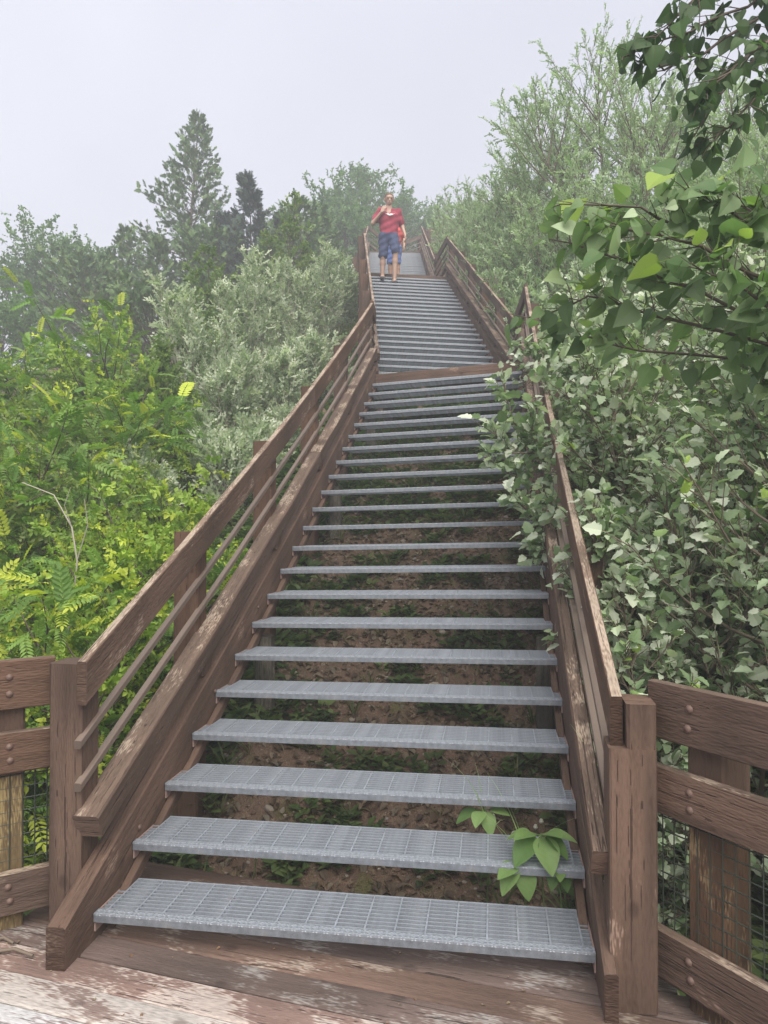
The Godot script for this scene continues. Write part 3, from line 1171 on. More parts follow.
func figure(called: String, label: String, at0: Transform3D, J: Dictionary, scale_to: float, clothes: Dictionary) -> Node3D:
	var t := thing(called, label, "person")
	t.transform = at0
	var k := scale_to
	var b := []
	for x in [-.062, .062]:
		b.append([J.pelvis + Vector3(x, 0, 0), J.waist + Vector3(x * .95, 0, 0), .108, .100])
		b.append([J.waist + Vector3(x * .95, 0, 0), J.chest + Vector3(x * 1.35, 0, 0), .100, .112])
	b.append([J.shl, J.shr, .062, .062])
	b.append([J.chest + Vector3(0, .08, 0), J.neck, .085, .056])
	b.append([J.neck, J.head, .056, .06])
	var arms := [[J.shl, J.ell, J.wrl], [J.shr, J.elr, J.wrr]]
	for a in arms:
		b.append([a[0], a[1], .054, .040])
		b.append([a[1], a[2], .041, .026])
	var legs := [[J.hil, J.knl, J.anl, J.tol], [J.hir, J.knr, J.anr, J.tor]]
	for l in legs:
		b.append([l[0], l[1], .088, .056])
		var calf: Vector3 = l[1].lerp(l[2], .3) + Vector3(0, 0, -.02)
		b.append([l[1], calf, .055, .057])
		b.append([calf, l[2], .056, .037])
		b.append([l[2], l[2].lerp(l[3], .9) + Vector3(0, -.03, 0), .040, .030])
	var body := nets(b, .015, .03)
	# head
	var H: Vector3 = J.head
	var hb := Basis(Vector3.RIGHT, J.nod)
	var hd := []
	for e in [[Vector3(0, .02, -.02), Vector3(0, .035, .005), .092, .088], [Vector3(0, -.02, .02), Vector3(0, -.075, .05), .072, .045], [Vector3(0, .0, .085), Vector3(0, -.03, .108), .012, .017], [Vector3(-.03, .035, .078), Vector3(.03, .035, .078), .018, .018], [Vector3(-.02, -.062, .088), Vector3(.02, -.062, .088), .009, .009], [Vector3(-.09, .01, -.01), Vector3(-.093, -.03, -.005), .02, .014], [Vector3(.09, .01, -.01), Vector3(.093, -.03, -.005), .02, .014], [Vector3(0, -.06, -.03), Vector3(0, -.13, -.04), .06, .058]]:
		hd.append([H + hb * e[0], H + hb * e[1], e[2], e[3]])
	join(body, nets(hd, .008, .018))
	for w in [[J.wrl, J.hdl, J.pfl, Vector3(1, 0, .3)], [J.wrr, J.hdr, J.pfr, Vector3(-1, 0, .6)]]:
		join(body, nets(hand_bones(w[0], w[1], w[2], w[3], .6), .0055, .006))
	for i in body.v.size():
		body.v[i] *= k
	put("body", body.done(), clothes.skin, t)
	# shirt, shorts, shoes, hair
	var sh := []
	for x in [-.062, .062]:
		sh.append([J.pelvis + Vector3(x, -.02, 0), J.waist + Vector3(x, 0, 0), .128, .120])
		sh.append([J.waist + Vector3(x, 0, 0), J.chest + Vector3(x * 1.4, 0, .0), .120, .128])
	sh.append([J.shl, J.shr, .078, .078])
	for a in arms:
		sh.append([a[0], a[0].lerp(a[1], .72), .074, .072])
	var shirt := nets(sh, .015, .035, [[Vector3.UP, J.pelvis.y - .035], [Vector3(0, -1, 0), -(J.neck.y + .01)]])
	var so := []
	so.append([J.pelvis + Vector3(-.055, -.03, 0), J.pelvis + Vector3(.055, -.03, 0), .128, .128])
	for l in legs:
		so.append([l[0], l[0].lerp(l[1], .93), .112, .092])
	var shorts := nets(so, .015, .04, [[Vector3(0, -1, 0), -(J.pelvis.y + .05)]])
	var shoe := Soup.new()
	for l in legs:
		var q: Vector3 = l[3]
		join(shoe, nets([[l[2] + Vector3(0, -.045, -.035), q + Vector3(0, -.045, 0), .046, .042], [l[2] + Vector3(0, -.02, 0), l[2].lerp(q, .5) + Vector3(0, -.03, 0), .044, .04]], .012, .02, [[Vector3.UP, minf(l[2].y, q.y) - .09]]))
	var hair := nets([[H + hb * Vector3(0, .022, -.022), H + hb * Vector3(0, .036, .0), .098, .094], [H + hb * Vector3(0, -.02, -.045), H + hb * Vector3(0, -.06, -.045), .075, .062]], .008, .02, [[hb * Vector3(0, .75, -.66), H.dot(hb * Vector3(0, .75, -.66)) + clothes.hairline]])
	for e in [["shirt", shirt, clothes.shirt], ["shorts", shorts, clothes.shorts], ["shoes", shoe, clothes.shoes], ["hair", hair, clothes.hair]]:
		var ss: Soup = e[1]
		for i in ss.v.size():
			if e[0] == "shirt" or e[0] == "shorts":      # loose folds in the cloth
				var p := ss.v[i]
				ss.v[i] += ss.n[i] * (.007 * sin(p.x * 31.0 + p.y * 17.0 + p.z * 9.0) + .006 * sin(p.y * 43.0 - p.x * 23.0))
				ss.n[i] = (ss.n[i] + Vector3(.28 * cos(p.x * 31.0 + p.y * 17.0 + p.z * 9.0), .3 * cos(p.y * 43.0 - p.x * 23.0), 0)).normalized()
			ss.v[i] *= k
		put(e[0], ss.done(), e[2], t)
	for x in [-.033, .033]:
		var e := SphereMesh.new()
		e.radius = .011 * k
		e.height = .022 * k
		e.radial_segments = 8
		e.rings = 4
		put("eye", e, M.eye, t, Transform3D(Basis.IDENTITY, (H + hb * Vector3(x, .012, .083)) * k))
	if clothes.has("print"):
		# the pale winged emblem across the chest, laid on the cloth
		var pr := Soup.new()
		var upper := func(x: float) -> float: return .008 + 1.6 * x * x + .012 * sin(absf(x) * 60.0)
		var lower := func(x: float) -> float: return -.022 + 3.4 * x * x
		var n := 14
		var cols := []
		for i in n + 1:
			var x := lerpf(-.1, .1, float(i) / n)
			var pair := []
			for y in [lower.call(x), upper.call(x)]:
				var p := Vector3(x, J.chest.y + .02 + y, .3)
				while p.z > 0 and field_at(p, sh, .035) > 0:
					p.z -= .003
				pair.append((p + Vector3(0, 0, .016)) * k)
			cols.append(pair)
		for i in n:
			pr.quad(cols[i][0], cols[i + 1][0], cols[i + 1][1], cols[i][1], Vector3.BACK)
		put("shirt_print", pr.done(), clothes.print, t)
	return t

func build_people() -> void:
	var V := func(x: float, y: float, z: float) -> Vector3: return Vector3(x, y, z)
	var skin := plain(Color(.38, .25, .195), .55)
	var tan_skin := plain(Color(.44, .27, .20), .55)
	var J := {"pelvis": Vector3(0, .96, 0), "waist": Vector3(.005, 1.10, 0), "chest": Vector3(0, 1.31, .01), "neck": Vector3(0, 1.50, .02), "head": Vector3(0, 1.665, .055), "nod": .28,
		"shl": Vector3(-.175, 1.43, 0), "ell": Vector3(-.33, 1.17, .03), "wrl": Vector3(-.17, 1.345, .19), "hdl": Vector3(.45, .85, .15), "pfl": Vector3(.3, -.2, -1),
		"shr": Vector3(.175, 1.43, 0), "elr": Vector3(.285, 1.15, -.03), "wrr": Vector3(.325, .93, .09), "hdr": Vector3(.05, -1, .25), "pfr": Vector3(-1, 0, -.2),
		"hil": Vector3(-.095, .92, 0), "knl": Vector3(-.125, .50, .03), "anl": Vector3(-.13, .09, -.02), "tol": Vector3(-.15, .07, .13),
		"hir": Vector3(.095, .92, 0), "knr": Vector3(.105, .53, .24), "anr": Vector3(.085, -.06, .20), "tor": Vector3(.09, -.08, .36)}
	var f := at(1, .44, 21.0)
	var sd := Vector3(0, 0, 0)
	var turn: float = flights[1].turn
	var back := Vector3(-sin(turn), 0, -cos(turn)) * .12
	figure("person", "man in maroon printed T-shirt and navy shorts walking down the steps", Transform3D(Basis(Vector3.UP, turn + .08), f + back + sd), J, 1.0,
		{"skin": skin, "shirt": plain(Color(.25, .03, .058), .9), "shorts": plain(Color(.03, .045, .105), .9), "shoes": plain(Color(.03, .033, .045), .7), "hair": plain(Color(.11, .07, .05), .85), "hairline": .005, "print": plain(Color(.72, .68, .70), .8)})
	var J2 := J.duplicate()
	J2.merge({"nod": .1, "head": Vector3(0, 1.67, .03), "ell": Vector3(-.26, 1.16, -.02), "wrl": Vector3(-.27, .92, .06), "hdl": Vector3(0, -1, .2), "pfl": Vector3(1, 0, -.2),
		"elr": Vector3(.27, 1.16, -.02), "wrr": Vector3(.27, .93, .1), "knl": Vector3(-.1, .51, .03), "anl": Vector3(-.1, .09, -.02), "tol": Vector3(-.11, .07, .13), "knr": Vector3(.1, .51, .03), "anr": Vector3(.1, .09, -.02), "tor": Vector3(.11, .07, .13)}, true)
	var g := at(1, .60, 24.8, 0.0)
	g.y = at(1, .60, 23.0, -.012).y
	figure("person", "person in red top standing half hidden behind the man in maroon", Transform3D(Basis(Vector3.UP, turn - .1), g), J2, .82,
		{"skin": tan_skin, "shirt": plain(Color(.42, .06, .06), .85), "shorts": plain(Color(.09, .14, .36), .85), "shoes": plain(Color(.45, .18, .14), .7), "hair": plain(Color(.06, .04, .03), .8), "hairline": .0})

# ---------------------------------------------------------------- planting
const CEDARS := [[-8.55, -20.30, 14.86, 2.5], [-6.59, -18.59, 10.02, 1.70], [-7.96, -17.38, 9.41, 1.60], [-9.82, -19.11, 10.54, 1.80], [-4.05, -17.95, 10.45, 1.10], [-4.17, -15.93, 8.39, 1.30], [-3.96, -19.97, 11.02, 1.30], [-9.77, -17.12, 8.79, 1.60], [-5.56, -14.73, 7.18, 1.60], [-4.27, -13.92, 6.52, 1.30], [-6.42, -13.61, 6.29, 1.50]]
const DARKS := [[-5.62, -18.71, 11.55, 1.00], [-6.46, -19.60, 10.93, 1.00], [-5.13, -18.79, 10.61, 1.00]]
const ROUNDS := [[-12.98, -20.65, 11.20, 2.40], [-14.84, -21.40, 10.26, 2.20], [-12.42, -21.76, 10.54, 2.00], [-11.72, -15.84, 7.15, 1.80], [-4.97, -26.86, 14.22, 2.20], [-4.07, -27.98, 16.02, 2.00], [-3.11, -31.14, 16.52, 2.40], [-3.98, -24.00, 12.33, 1.60], [-2.27, -33.29, 16.29, 2.40], [-0.84, -33.51, 15.80, 2.20], [-4.80, -36.93, 18.75, 3.00], [-6.46, -28.66, 14.21, 2.40]]
const SILVERS := [[-2.49, -7.14, 4.54, 1.00], [-2.54, -9.14, 5.27, 1.20], [-2.12, -9.70, 5.81, 1.10], [-1.80, -10.76, 6.16, 1.10], [-1.72, -12.28, 6.52, 1.00], [-1.96, -6.73, 3.39, 1.00], [-1.60, -7.28, 3.56, 0.90], [-1.42, -8.32, 3.99, 0.90], [-1.94, -5.23, 2.44, 0.80], [-1.34, -4.82, 2.12, 0.80], [-1.85, -4.24, 1.94, 0.70], [-1.67, -13.30, 6.54, 0.80], [-1.21, -5.54, 2.35, 0.70], [-1.09, -6.36, 2.62, 0.70], [-1.08, -8.38, 3.32, 0.70]]
const SUMACS := [[-4.32, -5.86, 3.92, 1.50], [-3.94, -6.42, 4.00, 1.50], [-3.12, -6.04, 3.67, 1.30], [-2.83, -4.08, 2.74, 1.20], [-2.58, -4.62, 2.68, 1.10], [-2.31, -5.17, 2.71, 1.00], [-2.55, -3.12, 2.23, 1.10], [-1.81, -2.83, 1.95, 0.90], [-1.60, -3.26, 1.87, 0.80], [-1.32, -3.51, 1.63, 0.75], [-1.61, -1.95, 1.46, 0.80], [-1.16, -1.92, 1.31, 0.70], [-1.01, -2.35, 1.23, 0.60], [-0.98, -1.24, 1.12, 0.60], [-0.99, -0.94, 1.07, 0.60], [-0.62, -1.20, 1.00, 0.50], [-0.69, -2.20, 1.01, 0.50], [-0.73, -2.79, 1.17, 0.50], [-2.20, -2.16, 1.80, 1.10], [-4.22, -4.88, 3.19, 1.50]]
const OLIVES := [[2.54, -11.35, 9.78, 1.90], [1.58, -12.73, 9.54, 1.60], [3.37, -9.97, 8.72, 1.90], [1.04, -14.67, 9.59, 1.50], [4.22, -9.10, 7.97, 1.90], [2.06, -9.30, 6.88, 1.50], [2.76, -7.89, 6.24, 1.50], [3.45, -7.49, 6.19, 1.50], [4.82, -8.19, 7.17, 1.90], [3.86, -6.05, 5.28, 1.50], [0.50, -16.60, 10.17, 1.30], [1.53, -10.23, 6.60, 1.10], [2.14, -6.81, 4.91, 1.00], [4.60, -6.15, 5.76, 1.80], [3.70, -12.04, 9.19, 2.00]]
const HANGING := [[Vector3(3.00, 4.33, -1.59), Vector3(2.54, 3.87, -1.32), Vector3(2.23, 3.69, -1.18), Vector3(1.91, 3.50, -1.03)], [Vector3(3.00, 4.04, -1.59), Vector3(2.59, 3.64, -1.33), Vector3(2.38, 3.42, -1.20), Vector3(2.24, 3.18, -1.14)], [Vector3(2.96, 3.72, -1.49), Vector3(2.57, 3.44, -1.23), Vector3(2.42, 3.23, -1.11), Vector3(2.32, 3.14, -1.10)], [Vector3(2.96, 4.11, -1.48), Vector3(2.40, 3.69, -1.30), Vector3(2.13, 3.51, -1.17), Vector3(2.00, 3.51, -1.09)], [Vector3(2.82, 4.10, -1.26), Vector3(2.45, 3.89, -1.11), Vector3(2.21, 3.69, -0.97), Vector3(2.03, 3.52, -0.95)], [Vector3(2.87, 3.73, -1.27), Vector3(2.56, 3.58, -1.13), Vector3(2.35, 3.39, -1.00), Vector3(2.23, 3.28, -0.98)]]
const BIGLEAF := [[Vector3(2.65, 2.31, -1.06), Vector3(2.17, 2.60, -0.78), Vector3(1.93, 2.70, -0.74), Vector3(1.62, 2.77, -0.80)], [Vector3(2.65, 2.23, -1.06), Vector3(2.13, 2.40, -0.78), Vector3(1.86, 2.51, -0.78), Vector3(1.58, 2.66, -0.89)], [Vector3(2.57, 2.46, -0.84), Vector3(2.28, 2.64, -0.69), Vector3(2.10, 2.73, -0.67)], [Vector3(2.57, 2.34, -0.84), Vector3(2.20, 2.47, -0.63), Vector3(1.99, 2.57, -0.65), Vector3(1.81, 2.64, -0.72)], [Vector3(2.60, 2.18, -1.05), Vector3(2.05, 2.33, -0.97), Vector3(1.77, 2.45, -1.02), Vector3(1.52, 2.40, -1.19)], [Vector3(2.57, 2.58, -0.84), Vector3(2.37, 2.64, -0.71), Vector3(2.28, 2.70, -0.69)], [Vector3(2.52, 2.19, -0.74), Vector3(2.25, 2.30, -0.54), Vector3(2.09, 2.36, -0.47)], [Vector3(2.60, 2.16, -1.15), Vector3(2.00, 2.23, -1.16), Vector3(1.70, 2.32, -1.22)]]
const OVERHANG := [[Vector3(2.17, 1.33, -2.42), Vector3(1.75, 1.67, -2.35), Vector3(1.51, 1.99, -2.41), Vector3(1.40, 2.33, -2.39)], [Vector3(2.14, 1.22, -2.21), Vector3(1.80, 1.50, -2.25), Vector3(1.50, 1.72, -2.31), Vector3(1.30, 1.84, -2.28)], [Vector3(2.10, 1.00, -2.00), Vector3(1.78, 1.23, -2.05), Vector3(1.62, 1.45, -2.08), Vector3(1.47, 1.57, -2.10)], [Vector3(2.13, 0.84, -1.61), Vector3(1.92, 1.04, -1.67), Vector3(1.77, 1.14, -1.75)], [Vector3(2.11, 1.86, -2.80), Vector3(1.82, 2.13, -2.75), Vector3(1.67, 2.45, -2.83)], [Vector3(2.02, 0.80, -1.29), Vector3(1.89, 0.89, -1.27), Vector3(1.80, 0.95, -1.25)], [Vector3(2.11, 1.46, -2.40), Vector3(1.66, 1.77, -2.33), Vector3(1.56, 2.14, -2.31)], [Vector3(1.95, 1.23, -2.08), Vector3(1.73, 1.25, -2.00), Vector3(1.60, 1.30, -1.93)], [Vector3(2.06, 0.86, -1.49), Vector3(1.86, 1.03, -1.46), Vector3(1.76, 1.08, -1.45)], [Vector3(2.09, 2.17, -3.10), Vector3(1.75, 2.10, -2.95), Vector3(1.57, 2.01, -2.82)], [Vector3(2.10, 2.73, -3.70), Vector3(1.76, 2.77, -3.55), Vector3(1.56, 2.76, -3.42)], [Vector3(2.02, 1.72, -2.59), Vector3(1.73, 1.89, -2.44), Vector3(1.45, 1.88, -2.30), Vector3(1.32, 2.01, -2.28)], [Vector3(2.03, 1.13, -1.89), Vector3(1.79, 1.35, -1.85), Vector3(1.64, 1.57, -1.83)]]

func ground_at(x: float, z: float) -> Vector3:
	return Vector3(x, ground_y(x, z), z)

func plant() -> void:
	make_leaves()
	var bark: Material = M.bark
	var G := func(a: Array) -> Array: return a
	# conifers on the far left bank
	var cedar := {"shape": "cone", "from": .03, "limbs": 130, "el0": -5.0, "el1": 45.0, "lift": .45, "twigs": 8, "twig": .4, "fan": .6, "step": .12, "leaf": L.spray, "size": .19, "mat": M.needle, "bark": bark, "loose": .5, "upward": .5, "droop": .2,
		"cols": [Color(0.094, 0.171, 0.065), Color(0.121, 0.207, 0.070), Color(0.077, 0.146, 0.059), Color(0.143, 0.220, 0.076)]}
	var names := ["tall pointed cedar standing above all its neighbours", "smaller pointed green cedar in the bank below the tallest one", "rounded bushy cedar in the bank below the tallest one"]
	for i in CEDARS.size():
		var c: Array = CEDARS[i]
		var b := ground_at(c[0], c[1])
		var o := cedar.duplicate()
		if i > 0:
			o.shape = "egg" if i % 3 == 1 else "cone"
			o.limbs = 100
		if i == 0:
			o.limbs = 210
		tree("cedar_tree", names[0] if i == 0 else names[2 if i % 3 == 1 else 1], "tree", "" if i == 0 else ("rounded cedars on the bank" if i % 3 == 1 else "pointed cedars on the bank"), b, (c[2] - b.y) * .95, c[3], o, 100 + i)
	var dark := cedar.duplicate()
	dark.merge({"limbs": 120, "el0": 10.0, "el1": 40.0, "twigs": 8, "cols": [Color(0.031, 0.067, 0.043), Color(0.039, 0.079, 0.049), Color(0.028, 0.055, 0.038)], "size": .22}, true)
	for i in DARKS.size():
		var c: Array = DARKS[i]
		var b := ground_at(c[0], c[1])
		tree("spruce_tree", "dark ragged spruce beside the tall pointed cedar", "tree", "dark spruces", b, (c[2] - b.y) * .95, c[3] * 1.35, dark, 140 + i)
	var airy := {"shape": "egg", "from": .2, "limbs": 46, "el0": 15.0, "el1": 65.0, "lift": .3, "twigs": 9, "twig": .4, "step": .16, "leaf": L.cluster, "size": .30, "mat": M.leaf, "bark": bark, "fan": .8,
		"cols": [Color(0.121, 0.232, 0.086), Color(0.154, 0.268, 0.097), Color(0.099, 0.183, 0.076), Color(0.176, 0.281, 0.119)]}
	for i in ROUNDS.size():
		var c: Array = ROUNDS[i]
		var b := ground_at(c[0], c[1])
		var far: bool = c[1] < -23.0
		tree("broadleaf_tree", "airy hazy tree behind the head of the stairs" if far else "rounded broadleaf tree at the edge of the conifers", "tree", "trees behind the stair head" if far else "broadleaf trees by the conifers", b, (c[2] - b.y) * (.93 if far and i != 6 and i < 8 else (.72 if far else .82)), c[3], airy, 160 + i)
	# silvery poplar saplings below the left railing
	var silver := {"shape": "wand", "stems": 4, "spread": .2, "from": .08, "limbs": 92, "el0": 35.0, "el1": 72.0, "lift": .5, "twigs": 7, "twig": .5, "step": .07, "leaf": L.grey_cluster, "size": .165, "mat": M.leaf, "bark": M.pale_bark, "fan": .7, "thick": .006,
		"cols": [Color(.30, .38, .25), Color(.36, .44, .31), Color(.23, .31, .165), Color(.46, .52, .42)], "tips": [Color(.58, .63, .52)], "tip_share": .45, "pale_share": .08}
	for i in SILVERS.size():
		var c: Array = SILVERS[i]
		var b := ground_at(c[0], c[1])
		var upper: bool = c[1] < -7.1
		tree("poplar_sapling", "tall silvery poplar sapling outside the railing of the turned second flight" if upper else "silvery grey-green poplar sapling outside the long flight, behind the bright shrubs", "sapling", "silvery saplings by the second flight" if upper else "silvery saplings by the long flight", b, c[2] - b.y, c[3] * .72, silver, 200 + i)
	var between := [[-2.5, -5.7, 1.7], [-3.1, -7.6, 2.1], [-3.4, -9.4, 2.7], [-2.9, -12.6, 2.9]]
	for i in between.size():
		var c: Array = between[i]
		var o := {"shape": "egg", "stems": 3, "spread": .2, "from": .1, "limbs": 60, "el0": 15.0, "el1": 60.0, "lift": .3, "twigs": 7, "twig": .45, "step": .09, "leaf": L.cluster, "size": .15, "mat": M.bright, "bark": bark, "fan": .8, "cols": [Color(.13, .22, .06), Color(.18, .28, .075), Color(.10, .165, .05), Color(.24, .33, .09)]}
		tree("green_bush", "fresh green bush growing between the silvery saplings", "shrub", "bushes between the saplings", ground_at(c[0], c[1]), c[2], .8, o, 225 + i)
	# bright green sumac thicket
	var sumac := {"shape": "flat", "stems": 3, "spread": .3, "from": .22, "limbs": 78, "el0": 5.0, "el1": 45.0, "lift": .15, "twigs": 8, "twig": .45, "step": .13, "leaf": L.frond, "size": .21, "mat": M.bright, "bark": bark, "fan": .8, "loose": .9, "droop": .25, "upward": 1.6, "thick": .008,
		"cols": [Color(0.231, 0.366, 0.059), Color(0.297, 0.439, 0.070), Color(0.154, 0.268, 0.049), Color(0.352, 0.476, 0.081)], "tips": [Color(0.506, 0.586, 0.086)], "tip_share": .2}
	for i in SUMACS.size():
		var c: Array = SUMACS[i]
		var b := ground_at(c[0], c[1])
		var o := sumac.duplicate()
		var near: bool = c[1] > -3.3
		if i % 3 == 1:
			o.cols = [Color(0.143, 0.281, 0.059), Color(0.198, 0.342, 0.076), Color(0.110, 0.207, 0.049), Color(0.242, 0.378, 0.097)]
		elif i % 5 == 3:
			o.cols = [Color(0.187, 0.268, 0.086), Color(0.242, 0.329, 0.119), Color(0.132, 0.207, 0.065), Color(0.308, 0.378, 0.151)]
		if near:
			o.size = .15
			o.step = .09
			o.limbs = 70
		if i % 3 != 1:
			o.leaf = L.cluster
			o.size = .14 if c[1] < -3.3 else .11
			o.step = .085 if c[1] < -3.3 else .07
		var plain_leaf := i % 3 != 1
		var lab := "bright green feathery shrub close outside the lower railing" if near else "tall bright green feathery shrub in the thicket below the conifers"
		if plain_leaf:
			lab = "small-leaved green bush among the feathery shrubs by the railing" if near else "small-leaved green bush among the tall feathery shrubs"
		tree("green_bush" if plain_leaf else "sumac_shrub", lab, "shrub", ("bushes by the railing" if near else "bushes in the thicket") if plain_leaf else ("feathery shrubs by the lower railing" if near else "tall feathery shrubs in the thicket"), b, maxf(.5, c[2] - b.y) * (.92 if near else .74), c[3], o, 240 + i)
	# grey-green shrubs up the right bank, leaning towards the stair
	var olive := {"shape": "egg", "stems": 4, "spread": .3, "from": .1, "limbs": 70, "el0": 20.0, "el1": 65.0, "lift": .35, "twigs": 9, "twig": .45, "step": .085, "leaf": L.grey_cluster, "size": .15, "mat": M.leaf, "bark": M.twig, "fan": .7, "bare": 14, "thick": .008, "lean": Vector3(-.06, 0, .03), "draw_twigs": true,
		"cols": [Color(0.312, 0.432, 0.242), Color(0.389, 0.504, 0.319), Color(0.234, 0.346, 0.178), Color(0.493, 0.604, 0.433)]}
	for i in OLIVES.size():
		var c: Array = OLIVES[i]
		var b := ground_at(c[0] + (.8 if c[1] < -6.5 else .35), c[1])
		var o := olive.duplicate()
		if c[1] < -11.0 and c[0] < 2.6:
			o.lean = Vector3(-.22, 0, .05)
			o.from = .3
		if c[1] > -7.0:
			o.size = .12
			o.step = .065
		var band := 0 if c[1] > -8.0 else (1 if c[1] > -11.0 else 2)
		tree("willow_shrub", ["grey-green twiggy shrub behind the big-leaved poplar", "tall grey-green twiggy shrub on the slope above the small turned landing", "hazy grey-green twiggy shrub beside the rail of the second flight"][band], "shrub", ["twiggy shrubs behind the poplar", "twiggy shrubs above the landing", "twiggy shrubs by the second flight"][band], b, (c[2] - b.y) * (.8 if c[1] < -14.0 else .93), c[3], o, 300 + i)
	# low shrubs filling the slope just outside the upper railings
	var low := olive.duplicate()
	low.merge({"stems": 5, "limbs": 60, "bare": 2, "lean": Vector3.ZERO, "size": .13, "step": .07, "spread": .45}, true)
	var fill := [[2.15, -7.4, 1.5], [1.95, -8.6, 1.6], [1.7, -9.8, 1.6], [1.5, -11.0, 1.8], [1.25, -12.2, 1.9], [1.0, -13.4, 2.0], [.8, -14.8, 2.0], [.6, -16.4, 2.0], [.4, -18.0, 2.1], [.2, -19.8, 2.3], [2.6, -9.2, 2.0], [2.3, -10.8, 2.1], [2.0, -12.6, 2.2], [1.7, -15.4, 2.4], [1.3, -18.6, 2.6], [-.2, -23.6, 1.5], [.6, -22.0, 2.4]]
	for i in fill.size():
		var c: Array = fill[i]
		var hi: bool = c[1] < -13.0
		tree("low_shrub", "low grey-green shrub against the rail of the third flight" if hi else "low grey-green shrub against the right rail of the second flight", "shrub", "low shrubs by the third flight" if hi else "low shrubs by the second flight", ground_at(c[0], c[1]), c[2], .75, low, 320 + i)
	# white poplars crowding the right railing
	var white := {"shape": "wand", "stems": 2, "spread": .2, "from": .06, "limbs": 96, "el0": 5.0, "el1": 55.0, "lift": .35, "twigs": 10, "twig": .42, "step": .037, "leaf": L.poplar, "size": .05, "mat": M.leaf, "bark": M.twig, "fan": .8, "loose": 1.0, "upward": .9, "thick": .007, "draw_twigs": true,
		"cols": [Color(0.236, 0.330, 0.195), Color(0.307, 0.401, 0.260), Color(0.183, 0.271, 0.147), Color(0.389, 0.472, 0.354)], "tips": [Color(.64, .70, .60), Color(.52, .59, .47)], "tip_share": .5, "pale_share": .18}
	var spots := [[2.35, -1.0, 2.0, .85], [2.25, -2.2, 2.35, .8], [2.95, -1.5, 2.2, .9], [2.3, -3.3, 2.9, .85], [2.9, -2.7, 2.6, .95], [3.4, -.9, 2.0, .9], [2.3, -4.5, 3.5, .85], [3.0, -3.9, 3.2, 1.0], [3.6, -2.3, 2.5, 1.0], [2.6, -.35, 1.25, .6], [3.1, -.1, 1.2, .7], [2.5, -5.6, 4.2, .9], [3.5, -4.8, 3.9, 1.1], [2.15, -1.6, 1.5, .45], [2.02, -.72, 1.2, .38], [2.05, -1.25, 1.55, .45], [2.0, -1.95, 1.9, .45]]
	for i in spots.size():
		var c: Array = spots[i]
		var b := ground_at(c[0], c[1])
		var o := white.duplicate()
		if c[1] > -3.0:
			o.singles = 60
		if c[0] < 2.4:
			o.lean = Vector3(-.13, 0, .04)
		var where := 0 if c[1] > -.95 else (1 if c[1] > -2.4 else 2)
		tree("white_poplar", ["low young white poplar behind the boards of the deck fence", "young white poplar crowding the railing of the long flight's lower half", "taller white poplar growing against the railing of the long flight's upper half"][where], "sapling", ["white poplars at the deck fence", "white poplars by the lower railing", "white poplars by the upper railing"][where], b, c[2] - b.y, c[3], o, 340 + i)
	# the one that reaches over the rail onto the steps
	var lean := white.duplicate()
	lean.merge({"limbs": 40, "singles": 250, "extra_twigs": 46, "relative": false, "twig": .22, "step": .036, "size": .066, "tip_share": .6, "inner": .12, "lean": Vector3(-.12, 0, .1),
		"extra": OVERHANG}, true)
	tree("white_poplar", "white poplar whose pale-tipped branches reach over the rail onto the steps", "sapling", "", ground_at(2.25, -2.85), 1.6, .5, lean, 380)
	# heart-leaved poplars: the big-leaved one by the rail and the tall one whose branch hangs in at the top
	var heart := {"shape": "egg", "stems": 2, "spread": .15, "from": .45, "limbs": 22, "el0": 10.0, "el1": 50.0, "lift": .1, "relative": false, "twigs": 6, "twig": .22, "step": .05, "leaf": L.heart, "size": .082, "mat": M.leaf, "bark": bark, "fan": .9, "loose": .9, "droop": .55, "upward": .7, "draw_twigs": true, "singles": 250, "inner": .15, "extra_twigs": 22,
		"cols": [Color(0.152, 0.239, 0.109), Color(0.191, 0.297, 0.131), Color(0.112, 0.189, 0.088), Color(0.239, 0.346, 0.146)], "tips": [Color(0.286, 0.403, 0.119), Color(0.418, 0.525, 0.346)], "tip_share": .25,
		"extra": BIGLEAF}
	tree("poplar_tree", "big-leaved green poplar spreading over the right railing", "tree", "", ground_at(2.8, -1.5), 2.1, .7, heart, 390)
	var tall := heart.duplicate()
	tall.merge({"stems": 1, "from": .75, "limbs": 10, "size": .066, "droop": .75, "thick": .011, "singles": 250, "mat": M.thick, "cols": [Color(0.055, 0.104, 0.049), Color(0.072, 0.128, 0.059), Color(0.044, 0.085, 0.043), Color(0.094, 0.159, 0.065)], "tips": [Color(0.110, 0.183, 0.065)], "extra_twigs": 26, "twig": .22,  # leaf colours darkened to paint the branch as backlit against the sky
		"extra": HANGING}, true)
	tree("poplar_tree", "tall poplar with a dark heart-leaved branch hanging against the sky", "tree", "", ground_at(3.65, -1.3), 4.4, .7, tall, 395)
	floor_cover()

